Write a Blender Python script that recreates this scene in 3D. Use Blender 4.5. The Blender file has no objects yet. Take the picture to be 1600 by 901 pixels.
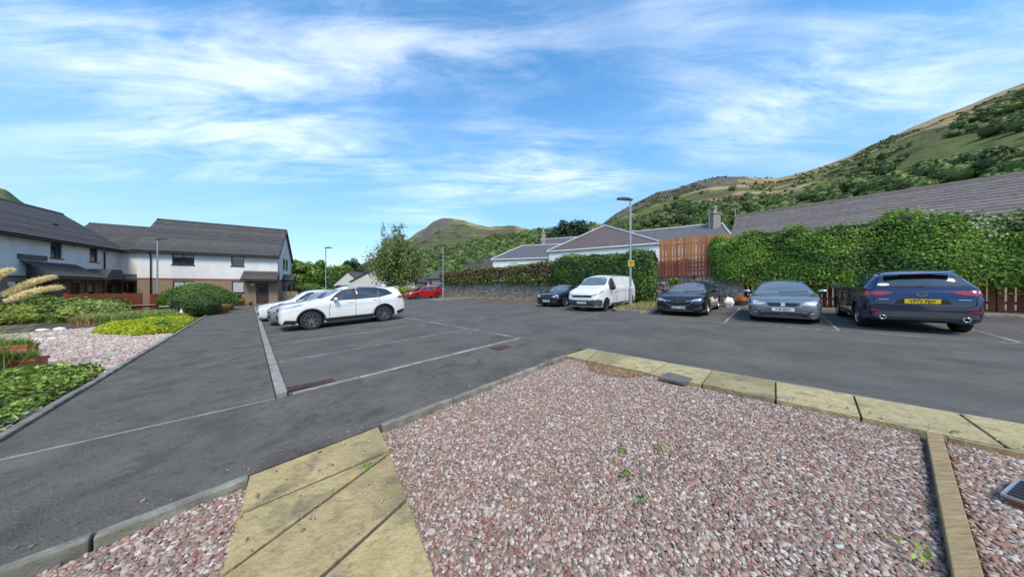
import bpy, bmesh, math, random
import numpy as np
from mathutils import Vector, Matrix
from mathutils.bvhtree import BVHTree
R = math.radians
random.seed(7); RNG = np.random.default_rng(11)
sc = bpy.context.scene; C = sc.collection

# ------------------------------------------------------------------ camera
EYE = 1.6
cam = bpy.data.cameras.new('camera'); camo = bpy.data.objects.new('camera', cam); C.objects.link(camo)
camo.location = (0, 0, EYE); camo.rotation_euler = (R(90), 0, 0)
cam.sensor_width = 36; cam.lens = 36*410/1600; cam.clip_start = .05; cam.clip_end = 20000
sc.camera = camo
sc.render.resolution_x, sc.render.resolution_y = 1024, 576
sc.view_settings.view_transform = 'Standard'; sc.view_settings.look = 'None'
sc.view_settings.exposure = 1.25; sc.view_settings.gamma = 1
# ------------------------------------------------------------------ sky and sun
SUN_AZ, SUN_EL = 162, 52           # degrees clockwise from the view direction, above the horizon
w = bpy.data.worlds.new('World'); sc.world = w; w.use_nodes = True
nt = w.node_tree; nt.nodes.clear()
def N(t, **k):
    n = nt.nodes.new(t)
    for a, b in k.items(): setattr(n, a, b)
    return n
out = N('ShaderNodeOutputWorld'); bg = N('ShaderNodeBackground'); bg.inputs[1].default_value = .135
sky = N('ShaderNodeTexSky', sky_type='NISHITA', sun_disc=False, sun_elevation=R(SUN_EL), sun_rotation=R(SUN_AZ),
        air_density=1.0, dust_density=.3, ozone_density=3.0, altitude=0)
tc = N('ShaderNodeTexCoord'); sep = N('ShaderNodeSeparateXYZ'); nt.links.new(tc.outputs['Generated'], sep.inputs[0])
def mth(op, a, b=None, c=None, clamp=False):
    n = N('ShaderNodeMath', operation=op, use_clamp=clamp)
    for i, x in enumerate((a, b, c)):
        if x is None: continue
        if isinstance(x, (int, float)): n.inputs[i].default_value = x
        else: nt.links.new(x, n.inputs[i])
    return n.outputs[0]
zc = mth('MAXIMUM', mth('ADD', sep.outputs[2], .10), .03)
comb = N('ShaderNodeCombineXYZ')
nt.links.new(mth('DIVIDE', sep.outputs[0], zc), comb.inputs[0]); nt.links.new(mth('DIVIDE', sep.outputs[1], zc), comb.inputs[1])
def cloud_noise(scale, rot, stretch, detail, rough, dist, off):
    mp = N('ShaderNodeMapping'); mp.inputs['Rotation'].default_value = (0, 0, R(rot))
    mp.inputs['Scale'].default_value = (stretch[0], stretch[1], 1); mp.inputs['Location'].default_value = off
    nt.links.new(comb.outputs[0], mp.inputs[0])
    n = N('ShaderNodeTexNoise'); n.inputs['Scale'].default_value = scale; n.inputs['Detail'].default_value = detail
    n.inputs['Roughness'].default_value = rough; n.inputs['Distortion'].default_value = dist
    nt.links.new(mp.outputs[0], n.inputs['Vector']); return n.outputs['Fac']
def ramp(fac, lo, hi):
    n = N('ShaderNodeMapRange', interpolation_type='SMOOTHSTEP'); nt.links.new(fac, n.inputs[0])
    n.inputs[1].default_value = lo; n.inputs[2].default_value = hi; return n.outputs[0]
big = cloud_noise(.55, 25, (1, 1.5), 4, .5, .3, (1.2, 5.9, 0))
wisp = cloud_noise(1.5, 32, (.55, 2.0), 9, .62, .9, (9.5, 9.5, 0))
fine = cloud_noise(4.5, 18, (.6, 1.6), 8, .66, .6, (0, 5, 0))
mask = mth('MULTIPLY', ramp(big, .31, .64), mth('ADD', mth('MULTIPLY', ramp(wisp, .36, .70), .9), mth('MULTIPLY', ramp(fine, .42, .8), .35)), clamp=True)
mask = mth('MULTIPLY', mask, ramp(sep.outputs[2], .10, .42))
veil = mth('ADD', mth('MULTIPLY', ramp(sep.outputs[2], .75, .0), .12), .06)
mask = mth('ADD', mth('MULTIPLY', mask, .58), veil, clamp=True)
mix = N('ShaderNodeMix', data_type='RGBA'); nt.links.new(mask, mix.inputs[0])
hs = N('ShaderNodeHueSaturation'); hs.inputs['Saturation'].default_value = 1.36; hs.inputs['Hue'].default_value = .491; hs.inputs['Value'].default_value = 1.0
nt.links.new(sky.outputs[0], hs.inputs['Color'])
nt.links.new(mth('ADD', mth('MULTIPLY', ramp(sep.outputs[2], -.05, .5), .50), .40), hs.inputs['Value'])
nt.links.new(hs.outputs[0], mix.inputs[6]); mix.inputs[7].default_value = (4.6, 4.8, 5.1, 1)
nt.links.new(mix.outputs[2], bg.inputs[0]); nt.links.new(bg.outputs[0], out.inputs[0])
sun = bpy.data.lights.new('sun', 'SUN'); sun.energy = 1.65; sun.angle = R(20); sun.color = (1, .89, .74)
suno = bpy.data.objects.new('sun', sun); C.objects.link(suno)
sd = Vector((math.sin(R(SUN_AZ))*math.cos(R(SUN_EL)), math.cos(R(SUN_AZ))*math.cos(R(SUN_EL)), math.sin(R(SUN_EL))))
suno.rotation_euler = (-sd).to_track_quat('-Z', 'Y').to_euler(); suno.location = (0, 0, 40)

# ------------------------------------------------------------------ helpers
S2 = math.sqrt(.5)
GA, GB = .027, .022                                    # the site rises gently to the right and away
def PQ(p, q): return ((p-q)*S2, (p+q)*S2)              # site grid (p: across the car park, q: along it) -> world
def gz(x, y): return GA*max(-45, min(45, x)) + GB*max(-30, min(60, y))
def G3(p, q, dz=0):
    x, y = PQ(p, q); return Vector((x, y, gz(x, y)+dz))
def at(u, v, Y):                                        # a surveyed bearing at depth Y
    return Vector(((u-800)/410*Y, Y, EYE-(v-450)/410*Y))
def tag(o, label=None, cat=None, group=None, kind=None):
    if label: o['label'] = label
    if cat: o['category'] = cat
    if group: o['group'] = group
    if kind: o['kind'] = kind
    return o
def empty(name, loc=(0, 0, 0), rz=0, parent=None):
    o = bpy.data.objects.new(name, None); C.objects.link(o); o.location = loc; o.rotation_euler = (0, 0, rz)
    o.empty_display_size = .2; o.parent = parent; return o
def link(name, me, mat=None, parent=None, smooth=False):
    o = bpy.data.objects.new(name, me); C.objects.link(o); o.parent = parent
    if mat is not None and not me.materials:
        for m in (mat if isinstance(mat, (list, tuple)) else [mat]): me.materials.append(m)
    if smooth: me.polygons.foreach_set('use_smooth', [True]*len(me.polygons))
    return o
def npmesh(name, V, F):
    V = np.asarray(V, np.float32).reshape(-1, 3); F = np.asarray(F, np.int32); k = F.shape[1]
    me = bpy.data.meshes.new(name); me.vertices.add(len(V)); me.vertices.foreach_set('co', V.ravel())
    me.loops.add(F.size); me.loops.foreach_set('vertex_index', F.ravel())
    me.polygons.add(len(F)); me.polygons.foreach_set('loop_start', np.arange(0, F.size, k, dtype=np.int32))
    me.update(calc_edges=True); me.validate(); return me
class MB:
    """collects simple shapes and links them as one mesh object"""
    def __init__(s): s.v = []; s.f = []; s.m = []
    def face(s, pts, mi=0):
        b = len(s.v); s.v += [tuple(p) for p in pts]; s.f.append(list(range(b, b+len(pts)))); s.m.append(mi)
    def box(s, x0, x1, y0, y1, z0, z1, mi=0, M=None):
        c = [(x0, y0, z0), (x1, y0, z0), (x1, y1, z0), (x0, y1, z0), (x0, y0, z1), (x1, y0, z1), (x1, y1, z1), (x0, y1, z1)]
        if M is not None: c = [tuple(M @ Vector(p)) for p in c]
        b = len(s.v); s.v += c
        for f in ((0, 3, 2, 1), (4, 5, 6, 7), (0, 1, 5, 4), (1, 2, 6, 5), (2, 3, 7, 6), (3, 0, 4, 7)):
            s.f.append([b+i for i in f]); s.m.append(mi)
        return s
    def prism(s, poly, z0, z1, mi=0, ax='z'):
        """polygon (counter-clockwise) extruded along an axis"""
        n = len(poly); b = len(s.v)
        def co(a, c, h): return {'z': (a, c, h), 'x': (h, a, c), 'y': (a, h, c)}[ax]
        s.v += [co(a, c, z0) for a, c in poly]+[co(a, c, z1) for a, c in poly]
        s.f.append([b+i for i in range(n)][::-1]); s.f.append([b+n+i for i in range(n)]); s.m += [mi, mi]
        for i in range(n):
            j = (i+1) % n; s.f.append([b+i, b+j, b+n+j, b+n+i]); s.m.append(mi)
        return s
    def tube(s, pts, rad, n=8, mi=0, cap=True):
        pts = [Vector(p) for p in pts]; b0 = len(s.v)
        for i, p in enumerate(pts):
            t = (pts[min(i+1, len(pts)-1)]-pts[max(i-1, 0)]).normalized()
            a = t.cross(Vector((0, 0, 1)) if abs(t.z) < .9 else Vector((1, 0, 0))).normalized(); c = t.cross(a)
            r = rad[i] if isinstance(rad, (list, tuple)) else rad
            for k in range(n):
                th = 2*math.pi*k/n; s.v.append(tuple(p+a*math.cos(th)*r+c*math.sin(th)*r))
        for i in range(len(pts)-1):
            for k in range(n):
                k2 = (k+1) % n; s.f.append([b0+i*n+k, b0+i*n+k2, b0+(i+1)*n+k2, b0+(i+1)*n+k]); s.m.append(mi)
        if cap:
            s.f.append([b0+k for k in range(n)][::-1]); e = b0+(len(pts)-1)*n; s.f.append([e+k for k in range(n)]); s.m += [mi, mi]
        return s
    def lathe(s, prof, n=20, M=None, mi=0):
        b0 = len(s.v)
        for r, z in prof:
            for k in range(n):
                th = 2*math.pi*k/n; p = Vector((r*math.cos(th), r*math.sin(th), z)); s.v.append(tuple(M @ p if M is not None else p))
        for i in range(len(prof)-1):
            for k in range(n):
                k2 = (k+1) % n; s.f.append([b0+i*n+k, b0+i*n+k2, b0+(i+1)*n+k2, b0+(i+1)*n+k]); s.m.append(mi)
        return s
    def mesh(s, name, fix=True):
        me = bpy.data.meshes.new(name); me.from_pydata(s.v, [], s.f)
        me.polygons.foreach_set('material_index', s.m)
        if fix:
            bm = bmesh.new(); bm.from_mesh(me); bmesh.ops.recalc_face_normals(bm, faces=bm.faces); bm.to_mesh(me); bm.free()
        me.update(); return me
    def build(s, name, mat, parent=None, smooth=False, fix=True, bevel=0):
        me = s.mesh(name, fix); o = link(name, me, mat, parent, smooth)
        if bevel:
            m = o.modifiers.new('bevel', 'BEVEL'); m.width = bevel; m.segments = 2; m.limit_method = 'ANGLE'
        return o

# ------------------------------------------------------------------ materials
MT = {}
def mat(name, col, rough=.8, var=.15, scale=6., col2=None, bump=0., bscale=40., metal=0., coat=0., spec=.5, isl=0., det=6,
        stretch=(1, 1, 1), objrand=0., trans=0., world=False, fleck=None, patch=None, ior=1.5):
    if name in MT: return MT[name]
    m = bpy.data.materials.new(name); m.use_nodes = True; t = m.node_tree; b = t.nodes['Principled BSDF']
    def nn(ty, **k):
        n = t.nodes.new(ty)
        for a, c in k.items(): setattr(n, a, c)
        return n
    L = t.links.new
    if world: vec = nn('ShaderNodeNewGeometry').outputs['Position']
    else: vec = nn('ShaderNodeTexCoord').outputs['Object']
    mp = nn('ShaderNodeMapping'); mp.inputs['Scale'].default_value = stretch; L(vec, mp.inputs[0]); vec = mp.outputs[0]
    no = nn('ShaderNodeTexNoise'); no.inputs['Scale'].default_value = scale; no.inputs['Detail'].default_value = det; no.inputs['Roughness'].default_value = .6
    L(vec, no.inputs['Vector'])
    rp = nn('ShaderNodeMapRange'); rp.inputs[1].default_value = .32; rp.inputs[2].default_value = .68; L(no.outputs['Fac'], rp.inputs[0])
    mx = nn('ShaderNodeMix', data_type='RGBA'); L(rp.outputs[0], mx.inputs[0])
    c1 = tuple(c*(1-var) for c in col) if col2 is None else col
    c2 = tuple(min(1, c*(1+var)) for c in col) if col2 is None else col2
    mx.inputs[6].default_value = (*c1, 1); mx.inputs[7].default_value = (*c2, 1); colo = mx.outputs[2]
    def blend(fac, c):
        nonlocal colo
        k = nn('ShaderNodeMix', data_type='RGBA'); L(fac, k.inputs[0]); L(colo, k.inputs[6]); k.inputs[7].default_value = (*c, 1); colo = k.outputs[2]
    if patch:                                           # broad stains: (scale, lo, hi, strength, colour)
        for ps, lo, hi, st, pc in patch:
            n2 = nn('ShaderNodeTexNoise'); n2.inputs['Scale'].default_value = ps; n2.inputs['Detail'].default_value = 5; n2.inputs['Distortion'].default_value = .4; L(vec, n2.inputs['Vector'])
            r2 = nn('ShaderNodeMapRange'); r2.inputs[1].default_value = lo; r2.inputs[2].default_value = hi; r2.inputs[4].default_value = st; L(n2.outputs['Fac'], r2.inputs[0]); blend(r2.outputs[0], pc)
    if fleck:                                           # small specks: (scale, size, colour)
        for fs, sz, fc in fleck:
            vo = nn('ShaderNodeTexVoronoi'); vo.inputs['Scale'].default_value = fs; L(vec, vo.inputs['Vector'])
            r2 = nn('ShaderNodeMapRange'); r2.inputs[1].default_value = sz; r2.inputs[2].default_value = sz*.6; L(vo.outputs['Distance'], r2.inputs[0]); blend(r2.outputs[0], fc)
    val = None
    if isl:
        val = nn('ShaderNodeNewGeometry').outputs['Random Per Island']; amt = isl
    elif objrand:
        val = nn('ShaderNodeObjectInfo').outputs['Random']; amt = objrand
    if val is not None:
        h = nn('ShaderNodeHueSaturation'); r2 = nn('ShaderNodeMapRange'); r2.inputs[3].default_value = 1-amt; r2.inputs[4].default_value = 1+amt
        L(val, r2.inputs[0]); L(r2.outputs[0], h.inputs['Value'])
        mm = nn('ShaderNodeMath', operation='MULTIPLY'); mm.inputs[1].default_value = 37.7; L(val, mm.inputs[0])
        fr = nn('ShaderNodeMath', operation='FRACT'); L(mm.outputs[0], fr.inputs[0])
        r3 = nn('ShaderNodeMapRange'); r3.inputs[3].default_value = .5-amt*.045; r3.inputs[4].default_value = .5+amt*.045; L(fr.outputs[0], r3.inputs[0]); L(r3.outputs[0], h.inputs['Hue'])
        L(colo, h.inputs['Color']); colo = h.outputs[0]
    L(colo, b.inputs['Base Color'])
    b.inputs['Roughness'].default_value = rough; b.inputs['Metallic'].default_value = metal
    b.inputs['Coat Weight'].default_value = coat; b.inputs['Coat Roughness'].default_value = .03; b.inputs['Specular IOR Level'].default_value = spec; b.inputs['IOR'].default_value = ior
    if bump:
        n3 = nn('ShaderNodeTexNoise'); n3.inputs['Scale'].default_value = bscale; n3.inputs['Detail'].default_value = 5; L(vec, n3.inputs['Vector'])
        bp = nn('ShaderNodeBump'); bp.inputs['Strength'].default_value = bump; bp.inputs['Distance'].default_value = .02; L(n3.outputs['Fac'], bp.inputs['Height']); L(bp.outputs[0], b.inputs['Normal'])
    if trans:
        tr = nn('ShaderNodeBsdfTranslucent'); L(colo, tr.inputs[0]); ms = nn('ShaderNodeMixShader'); ms.inputs[0].default_value = trans
        L(b.outputs[0], ms.inputs[1]); L(tr.outputs[0], ms.inputs[2]); L(ms.outputs[0], t.nodes['Material Output'].inputs[0])
    MT[name] = m; return m

asphalt = mat('asphalt', (.103, .095, .084), .9, .25, 1.1, bump=.5, bscale=120, fleck=[(60, .2, (.18, .175, .165)), (23, .10, (.035, .034, .033)), (2.2, .016, (.42, .42, .40))], spec=.3,
              patch=[(.22, .48, .66, .6, (.115, .112, .104)), (.6, .52, .72, .55, (.048, .047, .046)), (3.5, .60, .72, .35, (.13, .125, .11)), (9, .52, .66, .35, (.055, .052, .048)), (26, .55, .68, .4, (.13, .125, .115))], world=True)
asphalt_path = mat('asphalt_path', (.112, .102, .088), .92, .28, 1.8, bump=.9, bscale=70, fleck=[(45, .2, (.19, .18, .165)), (17, .13, (.03, .028, .027)), (3.1, .022, (.45, .45, .43))], spec=.3,
                   patch=[(.5, .48, .68, .6, (.105, .10, .09)), (2.6, .53, .68, .55, (.05, .046, .042)), (11, .55, .68, .4, (.045, .042, .038)), (24, .56, .68, .4, (.13, .12, .105))], world=True)
edging_m = mat('edging', (.20, .19, .16), .92, .35, 6, bump=.5, bscale=50, patch=[(5, .48, .66, .7, (.115, .11, .08))], objrand=.15)
concrete = mat('concrete', (.24, .235, .21), .9, .3, 5, bump=.4, bscale=60, patch=[(7, .5, .7, .6, (.13, .13, .11))], objrand=.12)
slab_m = mat('yellow_slab', (.31, .235, .105), .9, .3, 5, bump=.9, bscale=26, col2=(.41, .325, .165), patch=[(1.3, .50, .66, .7, (.22, .175, .09)), (3.5, .55, .68, .75, (.13, .115, .08)), (14, .54, .68, .55, (.20, .165, .085)), (40, .56, .7, .5, (.40, .33, .19))], fleck=[(55, .14, (.10, .08, .045))], spec=.25, objrand=.10, world=True)
slab_e = mat('edge_slab', (.31, .265, .13), .9, .3, 4, bump=.9, bscale=22, col2=(.42, .36, .20), patch=[(1.4, .50, .68, .7, (.22, .20, .10)), (4, .55, .68, .7, (.14, .13, .09)), (14, .54, .68, .5, (.22, .19, .11))], fleck=[(50, .13, (.12, .10, .06))], spec=.25, objrand=.14, world=True)
slab_g = mat('grey_slab', (.115, .11, .10), .9, .25, 6, bump=.4, bscale=30)
soil = mat('soil', (.075, .055, .042), .95, .35, 4, bump=.6, bscale=40, world=True)
gravel_bed = mat('gravel_bed', (.20, .15, .135), .95, .5, 30, bump=.8, bscale=50, world=True)
turf = mat('turf', (.06, .085, .025), .95, .4, .08, col2=(.10, .11, .04), world=True)
paint_m = mat('line_paint', (.46, .455, .43), .8, .15, 8, patch=[(2.2, .40, .58, .85, (.10, .095, .085)), (9, .44, .58, .7, (.11, .10, .09)), (30, .48, .6, .7, (.12, .11, .10))], world=True)
render_w = mat('white_render', (.68, .675, .655), .92, .05, 1.2, patch=[(.45, .5, .75, .45, (.40, .40, .37)), (2.2, .58, .76, .4, (.45, .45, .40))], stretch=(1, 1, .45), bump=.15, bscale=60)
render_c = mat('cream_render', (.56, .53, .47), .92, .06, 1.5, bump=.1)
white_wall = mat('cottage_white', (.66, .67, .67), .92, .05, .8)
brick_b = mat('buff_brick', (.20, .15, .095), .92, .3, 3, bump=.5, bscale=18, col2=(.27, .20, .13), stretch=(1, 1, 3))
band_m = mat('red_band', (.20, .07, .04), .85, .2, 4)
tile_m = mat('roof_tile', (.052, .049, .05), .85, .3, 4, bump=.35, bscale=30, objrand=.22, col2=(.075, .07, .07), patch=[(1.2, .55, .72, .35, (.12, .112, .10)), (7, .5, .66, .5, (.035, .033, .034))], world=True)
tile_l = mat('hall_tile', (.125, .108, .103), .85, .25, 4, bump=.35, bscale=30, objrand=.14, patch=[(.6, .55, .72, .45, (.18, .16, .14)), (6, .5, .66, .5, (.09, .078, .074))], world=True)
slate_m = mat('slate', (.085, .085, .095), .7, .35, 6, bump=.5, bscale=14, stretch=(1, 1, 2.5), patch=[(.9, .5, .7, .5, (.13, .12, .12))])
slate_p = mat('slate_purple', (.095, .075, .078), .7, .3, 6, bump=.5, bscale=14, stretch=(1, 1, 2.5), patch=[(.7, .5, .7, .5, (.13, .105, .10))])
lead_m = mat('lead_ridge', (.42, .42, .43), .6, .1, 3)
dark_trim = mat('dark_trim', (.022, .019, .018), .5, .2, 4)
brown_wood = mat('brown_door', (.055, .026, .020), .5, .2, 5, stretch=(6, 6, 1))
frame_m = mat('window_frame', (.035, .026, .022), .5, .1, 4)
pane_m = mat('window_pane', (.028, .033, .038), .04, .1, 1, spec=.9)
blind_m = mat('window_blind', (.40, .42, .44), .25, .06, 3, spec=.6, coat=.5)
fence_red = mat('red_fence', (.20, .055, .032), .75, .35, 4, stretch=(7, 7, .7), objrand=.3, bump=.3, bscale=20)
fence_bro = mat('brown_fence', (.36, .15, .055), .78, .35, 4, stretch=(7, 7, .7), objrand=.25, bump=.3, bscale=20)
rail_m = mat('orange_rail', (.26, .055, .022), .65, .15, 3, stretch=(1, 1, 4))
pale_wood = mat('weathered_wood', (.26, .21, .15), .85, .3, 3, stretch=(4, 4, 1), bump=.4, bscale=30, objrand=.2)
timber = mat('edging_timber', (.27, .20, .10), .85, .3, 6, stretch=(1, 8, 1), bump=.4, bscale=30)
galv = mat('galvanised', (.36, .38, .40), .45, .12, 5, metal=.55)
lamp_head_m = mat('lamp_head', (.05, .052, .055), .45, .1, 5)
stone_m = mat('rubble_stone', (.25, .22, .18), .95, .3, 6, isl=.32, bump=.8, bscale=24, col2=(.37, .33, .275), spec=.2)
mortar_m = mat('mortar', (.27, .245, .21), .95, .3, 5, bump=.5, bscale=30)
terracotta = mat('terracotta', (.36, .115, .045), .75, .2, 5, patch=[(5, .55, .7, .5, (.45, .30, .22))])
black_pl = mat('black_plastic', (.014, .014, .015), .55, .1, 5)
grey_pl = mat('grey_plastic', (.05, .052, .055), .6, .1, 5)
rust_m = mat('rusty_iron', (.075, .038, .030), .8, .4, 14, bump=.5, bscale=50)
iron_m = mat('iron_cover', (.10, .085, .08), .75, .3, 12, bump=.6, bscale=60)
bark = mat('bark', (.09, .07, .055), .9, .35, 6, stretch=(1, 1, .3))
white_obj = mat('white_ceramic', (.70, .69, .66), .6, .08, 5)
chrome = mat('chrome', (.62, .63, .65), .12, .02, 3, metal=1)
def leafm(name, col, isl=.45, trans=.34, rough=.55): return mat(name, col, rough, .2, .8, isl=isl, trans=trans, world=True)
lf_ivy = leafm('leaf_ivy', (.19, .335, .04)); lf_hedge = leafm('leaf_hedge', (.10, .195, .03)); lf_dark = leafm('leaf_dark', (.035, .060, .024), .4, .1)
lf_lime = leafm('leaf_lime', (.42, .48, .02)); lf_box = leafm('leaf_box', (.12, .22, .03), .3); lf_birch = leafm('leaf_birch', (.20, .26, .08), .35, .4)
lf_brown = leafm('leaf_brown', (.135, .075, .035), .4, .15); lf_mid = leafm('leaf_mid', (.17, .265, .04)); lf_straw = leafm('leaf_strawberry', (.25, .36, .06), .75)
lf_grass = leafm('leaf_grass', (.27, .35, .08), .4, .3); lf_dry = leafm('leaf_dry', (.38, .25, .11), .3, .2); lf_yell = leafm('leaf_yellow', (.27, .33, .05))
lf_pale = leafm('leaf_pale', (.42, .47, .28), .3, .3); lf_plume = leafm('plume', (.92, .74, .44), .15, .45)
lf_wood = mat('leaf_wood', (.080, .125, .032), .7, .3, .03, objrand=.42, trans=.18, world=True, col2=(.135, .19, .048))
foliage_core = mat('foliage_core', (.012, .022, .008), .95, .3, 6)  # solid dark filler body that closes the gaps between leaves

# ------------------------------------------------------------------ foliage helpers
def leaf_mesh(name, P, size, nrm=None, aspect=1.6, jitter=.9, svar=.4, rng=RNG):
    """bent leaf cards: P (n,3) positions, nrm (n,3) preferred facing"""
    n = len(P); P = np.asarray(P, float)
    d = rng.normal(size=(n, 3))
    if nrm is not None: d = nrm/np.linalg.norm(nrm, axis=1, keepdims=True)+d*jitter*.55
    d /= np.linalg.norm(d, axis=1, keepdims=True)
    a = np.cross(d, rng.normal(size=(n, 3))); a /= np.linalg.norm(a, axis=1, keepdims=True); c = np.cross(d, a)
    s = size*(1+svar*rng.uniform(-1, 1, n))[:, None]; L = s*aspect*.5; W = s*.5
    fold = d*s*.18
    V = np.stack([P-a*L, P-c*W*.9+fold, P+a*L, P+c*W*.9+fold], 1)
    F = np.arange(n*4).reshape(n, 4)
    return npmesh(name, V, F)
def ell_shell(n, cx, cy, cz, rx, ry, rz, rng=RNG, lump=.12, zmin=-.3, inner=.75):
    d = rng.normal(size=(int(n*1.8), 3)); d /= np.linalg.norm(d, axis=1, keepdims=True); d = d[d[:, 2] > zmin][:n]
    ph = rng.uniform(0, 6, 6)
    k = 1+lump*(np.sin(d[:, 0]*5+ph[0])*np.sin(d[:, 1]*5+ph[1])+np.sin(d[:, 2]*6+ph[2])*.6+.6*np.sin(d[:, 0]*9+ph[3])*np.sin(d[:, 2]*9+ph[4]))
    r = rng.uniform(inner, 1, len(d))**.6*k
    return np.stack([cx+d[:, 0]*r*rx, cy+d[:, 1]*r*ry, cz+d[:, 2]*r*rz], 1), d
def blob(name, c, r, material, parent, seg=18, lump=.08, seed=0):
    rg = random.Random(seed); mb = MB(); ph = [rg.uniform(0, 6) for _ in range(4)]; vs = []
    for i in range(seg//2+1):
        th = math.pi*i/(seg//2)
        for j in range(seg):
            f = 2*math.pi*j/seg; d = (math.sin(th)*math.cos(f), math.sin(th)*math.sin(f), math.cos(th))
            k = 1+lump*(math.sin(d[0]*5+ph[0])*math.sin(d[1]*5+ph[1])+.6*math.sin(d[2]*6+ph[2])); vs.append((c[0]+d[0]*r[0]*k, c[1]+d[1]*r[1]*k, c[2]+d[2]*r[2]*k))
    fs = [[i*seg+j, i*seg+(j+1) % seg, (i+1)*seg+(j+1) % seg, (i+1)*seg+j] for i in range(seg//2) for j in range(seg)]
    mb.v = vs; mb.f = fs; mb.m = [0]*len(fs); return mb.build(name, material, parent, smooth=True, fix=False)
def shrub(name, label, loc, r, lm, n, size, group=None, cat='shrub', core=.86, zc=None, lump=.1, seed=1, aspect=1.6):
    rg = np.random.default_rng(seed); root = empty(name, loc); tag(root, label, cat, group)
    zc = r[2]*.75 if zc is None else zc
    P, d = ell_shell(n, 0, 0, zc, *r, rng=rg, lump=lump, zmin=-.75); k = P[:, 2] > .02; P, d = P[k], d[k]
    link('foliage', leaf_mesh('foliage', P, size, d, aspect=aspect, rng=rg), lm, root)
    blob('inner_core', (0, 0, zc), (r[0]*core, r[1]*core, r[2]*core), foliage_core, root, seed=seed, lump=lump)
    return root
def tree(name, label, loc, h, crown, lm, n, size, seed=1, group=None, trunk_r=.14, clumps=26, droop=0, cat='tree', stray=0, cz=None):
    """tapered trunk with limbs; leaves gathered in clumps spread through the crown"""
    rg = np.random.default_rng(seed); root = empty(name, loc); tag(root, label, cat, group); tb = MB()
    rx, ry, rz = crown; cz = h-rz if cz is None else cz
    tb.tube([(0, 0, -.3), (.05*h*.1, 0, h*.25), (-.03*h*.1, .02*h, h*.55), (0, 0, h*.9)], [trunk_r*1.3, trunk_r, trunk_r*.6, trunk_r*.12], 8)
    cs = []
    while len(cs) < clumps:
        v = rg.uniform(-1, 1, 3)
        if .25 < np.dot(v, v) < 1: cs.append((v[0]*rx*.85, v[1]*ry*.85, cz+v[2]*rz*.85))
    P = []; D = []
    for c in cs:
        z0 = max(h*.15, min(c[2]-.25*rz, h*.8)); tb.tube([(0, 0, z0), (c[0]*.5, c[1]*.5, (z0+c[2])*.5+.1*rz), c], [trunk_r*.4, trunk_r*.2, trunk_r*.05], 5, cap=False)
        m = n//clumps; s = rg.uniform(.24, .42)
        q = rg.normal(size=(m, 3)); q /= np.linalg.norm(q, axis=1, keepdims=True)
        rr = rg.uniform(.35, 1, m)[:, None]**.7
        pts = np.array(c)+q*rr*np.array([rx, ry, rz])*s
        if droop: pts[:, 2] -= droop*rg.uniform(0, 1, m)**2*rz*.5
        P.append(pts); D.append(q+np.array([0, 0, .5]))
    for k in range(stray):
        c = np.array([rg.uniform(-.7, .35)*rx, rg.uniform(-.5, .5)*ry, cz+rz*rg.uniform(.9, 1.35)]); tb.tube([(0, 0, cz+.3*rz), tuple(c)], [.05, .02], 4, cap=False)
        q = rg.normal(size=(40, 3)); P.append(c+q*np.array([.25, .25, .35])); D.append(q)
    P = np.concatenate(P); D = np.concatenate(D); k = P[:, 2] > .15
    tb.build('trunk', bark, root, smooth=True)
    link('crown', leaf_mesh('crown', P[k], size, D[k], rng=rg, aspect=1.7), lm, root); return root
def blades(name, P, h, wd, lean, rng, segs=2):
    """upright grass blades"""
    n = len(P); az = rng.uniform(0, 6.283, n); ln = lean*rng.uniform(.3, 1, n); hh = h*rng.uniform(.6, 1.1, n)
    dx = np.stack([np.cos(az), np.sin(az), 0*az], 1); sd_ = np.stack([-np.sin(az), np.cos(az), 0*az], 1)*wd
    up = np.array([0, 0, 1.])
    m1 = P+dx*(ln*hh*.35)[:, None]+up*(hh*.6)[:, None]; t1 = P+dx*(ln*hh)[:, None]+up*(hh*(1-.25*ln))[:, None]
    V = np.stack([P-sd_, P+sd_, m1+sd_*.7, m1-sd_*.7, t1+sd_*.1, t1-sd_*.1], 1); b = np.arange(n)[:, None]*6
    F = np.concatenate([b+np.array([0, 1, 2, 3]), b+np.array([3, 2, 4, 5])])
    return npmesh(name, V, F)

# ================================================================== SETTING
# ground: one sheet to the horizon
def grid_ground():
    rs = [0, 4, 10, 20, 35, 60, 90, 140, 220, 400, 800, 1600, 3500, 7000]; n = 48; V = [(0, 0, -.14)]; F = []
    for r in rs[1:]:
        for k in range(n):
            a = 2*math.pi*k/n; x, y = r*math.cos(a), r*math.sin(a); V.append((x, y, gz(x, y)-.14))
    mb = MB(); mb.v = V
    for k in range(n): mb.f.append([0, 1+k, 1+(k+1) % n])
    for i in range(len(rs)-2):
        for k in range(n):
            a = 1+i*n; b = a+n; mb.f.append([a+k, b+k, b+(k+1) % n, a+(k+1) % n])
    mb.m = [0]*len(mb.f); return mb
tag(grid_ground().build('ground', turf), kind='structure')
def slab(name, pts, dz, thick, m, parent=None, kind='structure', bevel=0):
    """polygon given on the site grid, laid on the slope with a real thickness"""
    mb = MB(); top = [G3(p, q, dz) for p, q in pts]; bot = [v-Vector((0, 0, thick)) for v in top]; n = len(pts)
    mb.face(top); mb.face(bot[::-1])
    for i in range(n): j = (i+1) % n; mb.face([bot[i], bot[j], top[j], top[i]])
    me = mb.mesh(name)
    bm = bmesh.new(); bm.from_mesh(me); bmesh.ops.remove_doubles(bm, verts=bm.verts, dist=1e-4); bmesh.ops.recalc_face_normals(bm, faces=bm.faces); bm.to_mesh(me); bm.free()
    o = link(name, me, m, parent)
    if bevel: md = o.modifiers.new('bevel', 'BEVEL'); md.width = bevel; md.segments = 2
    if kind and parent is None: o['kind'] = kind
    return o
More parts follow.
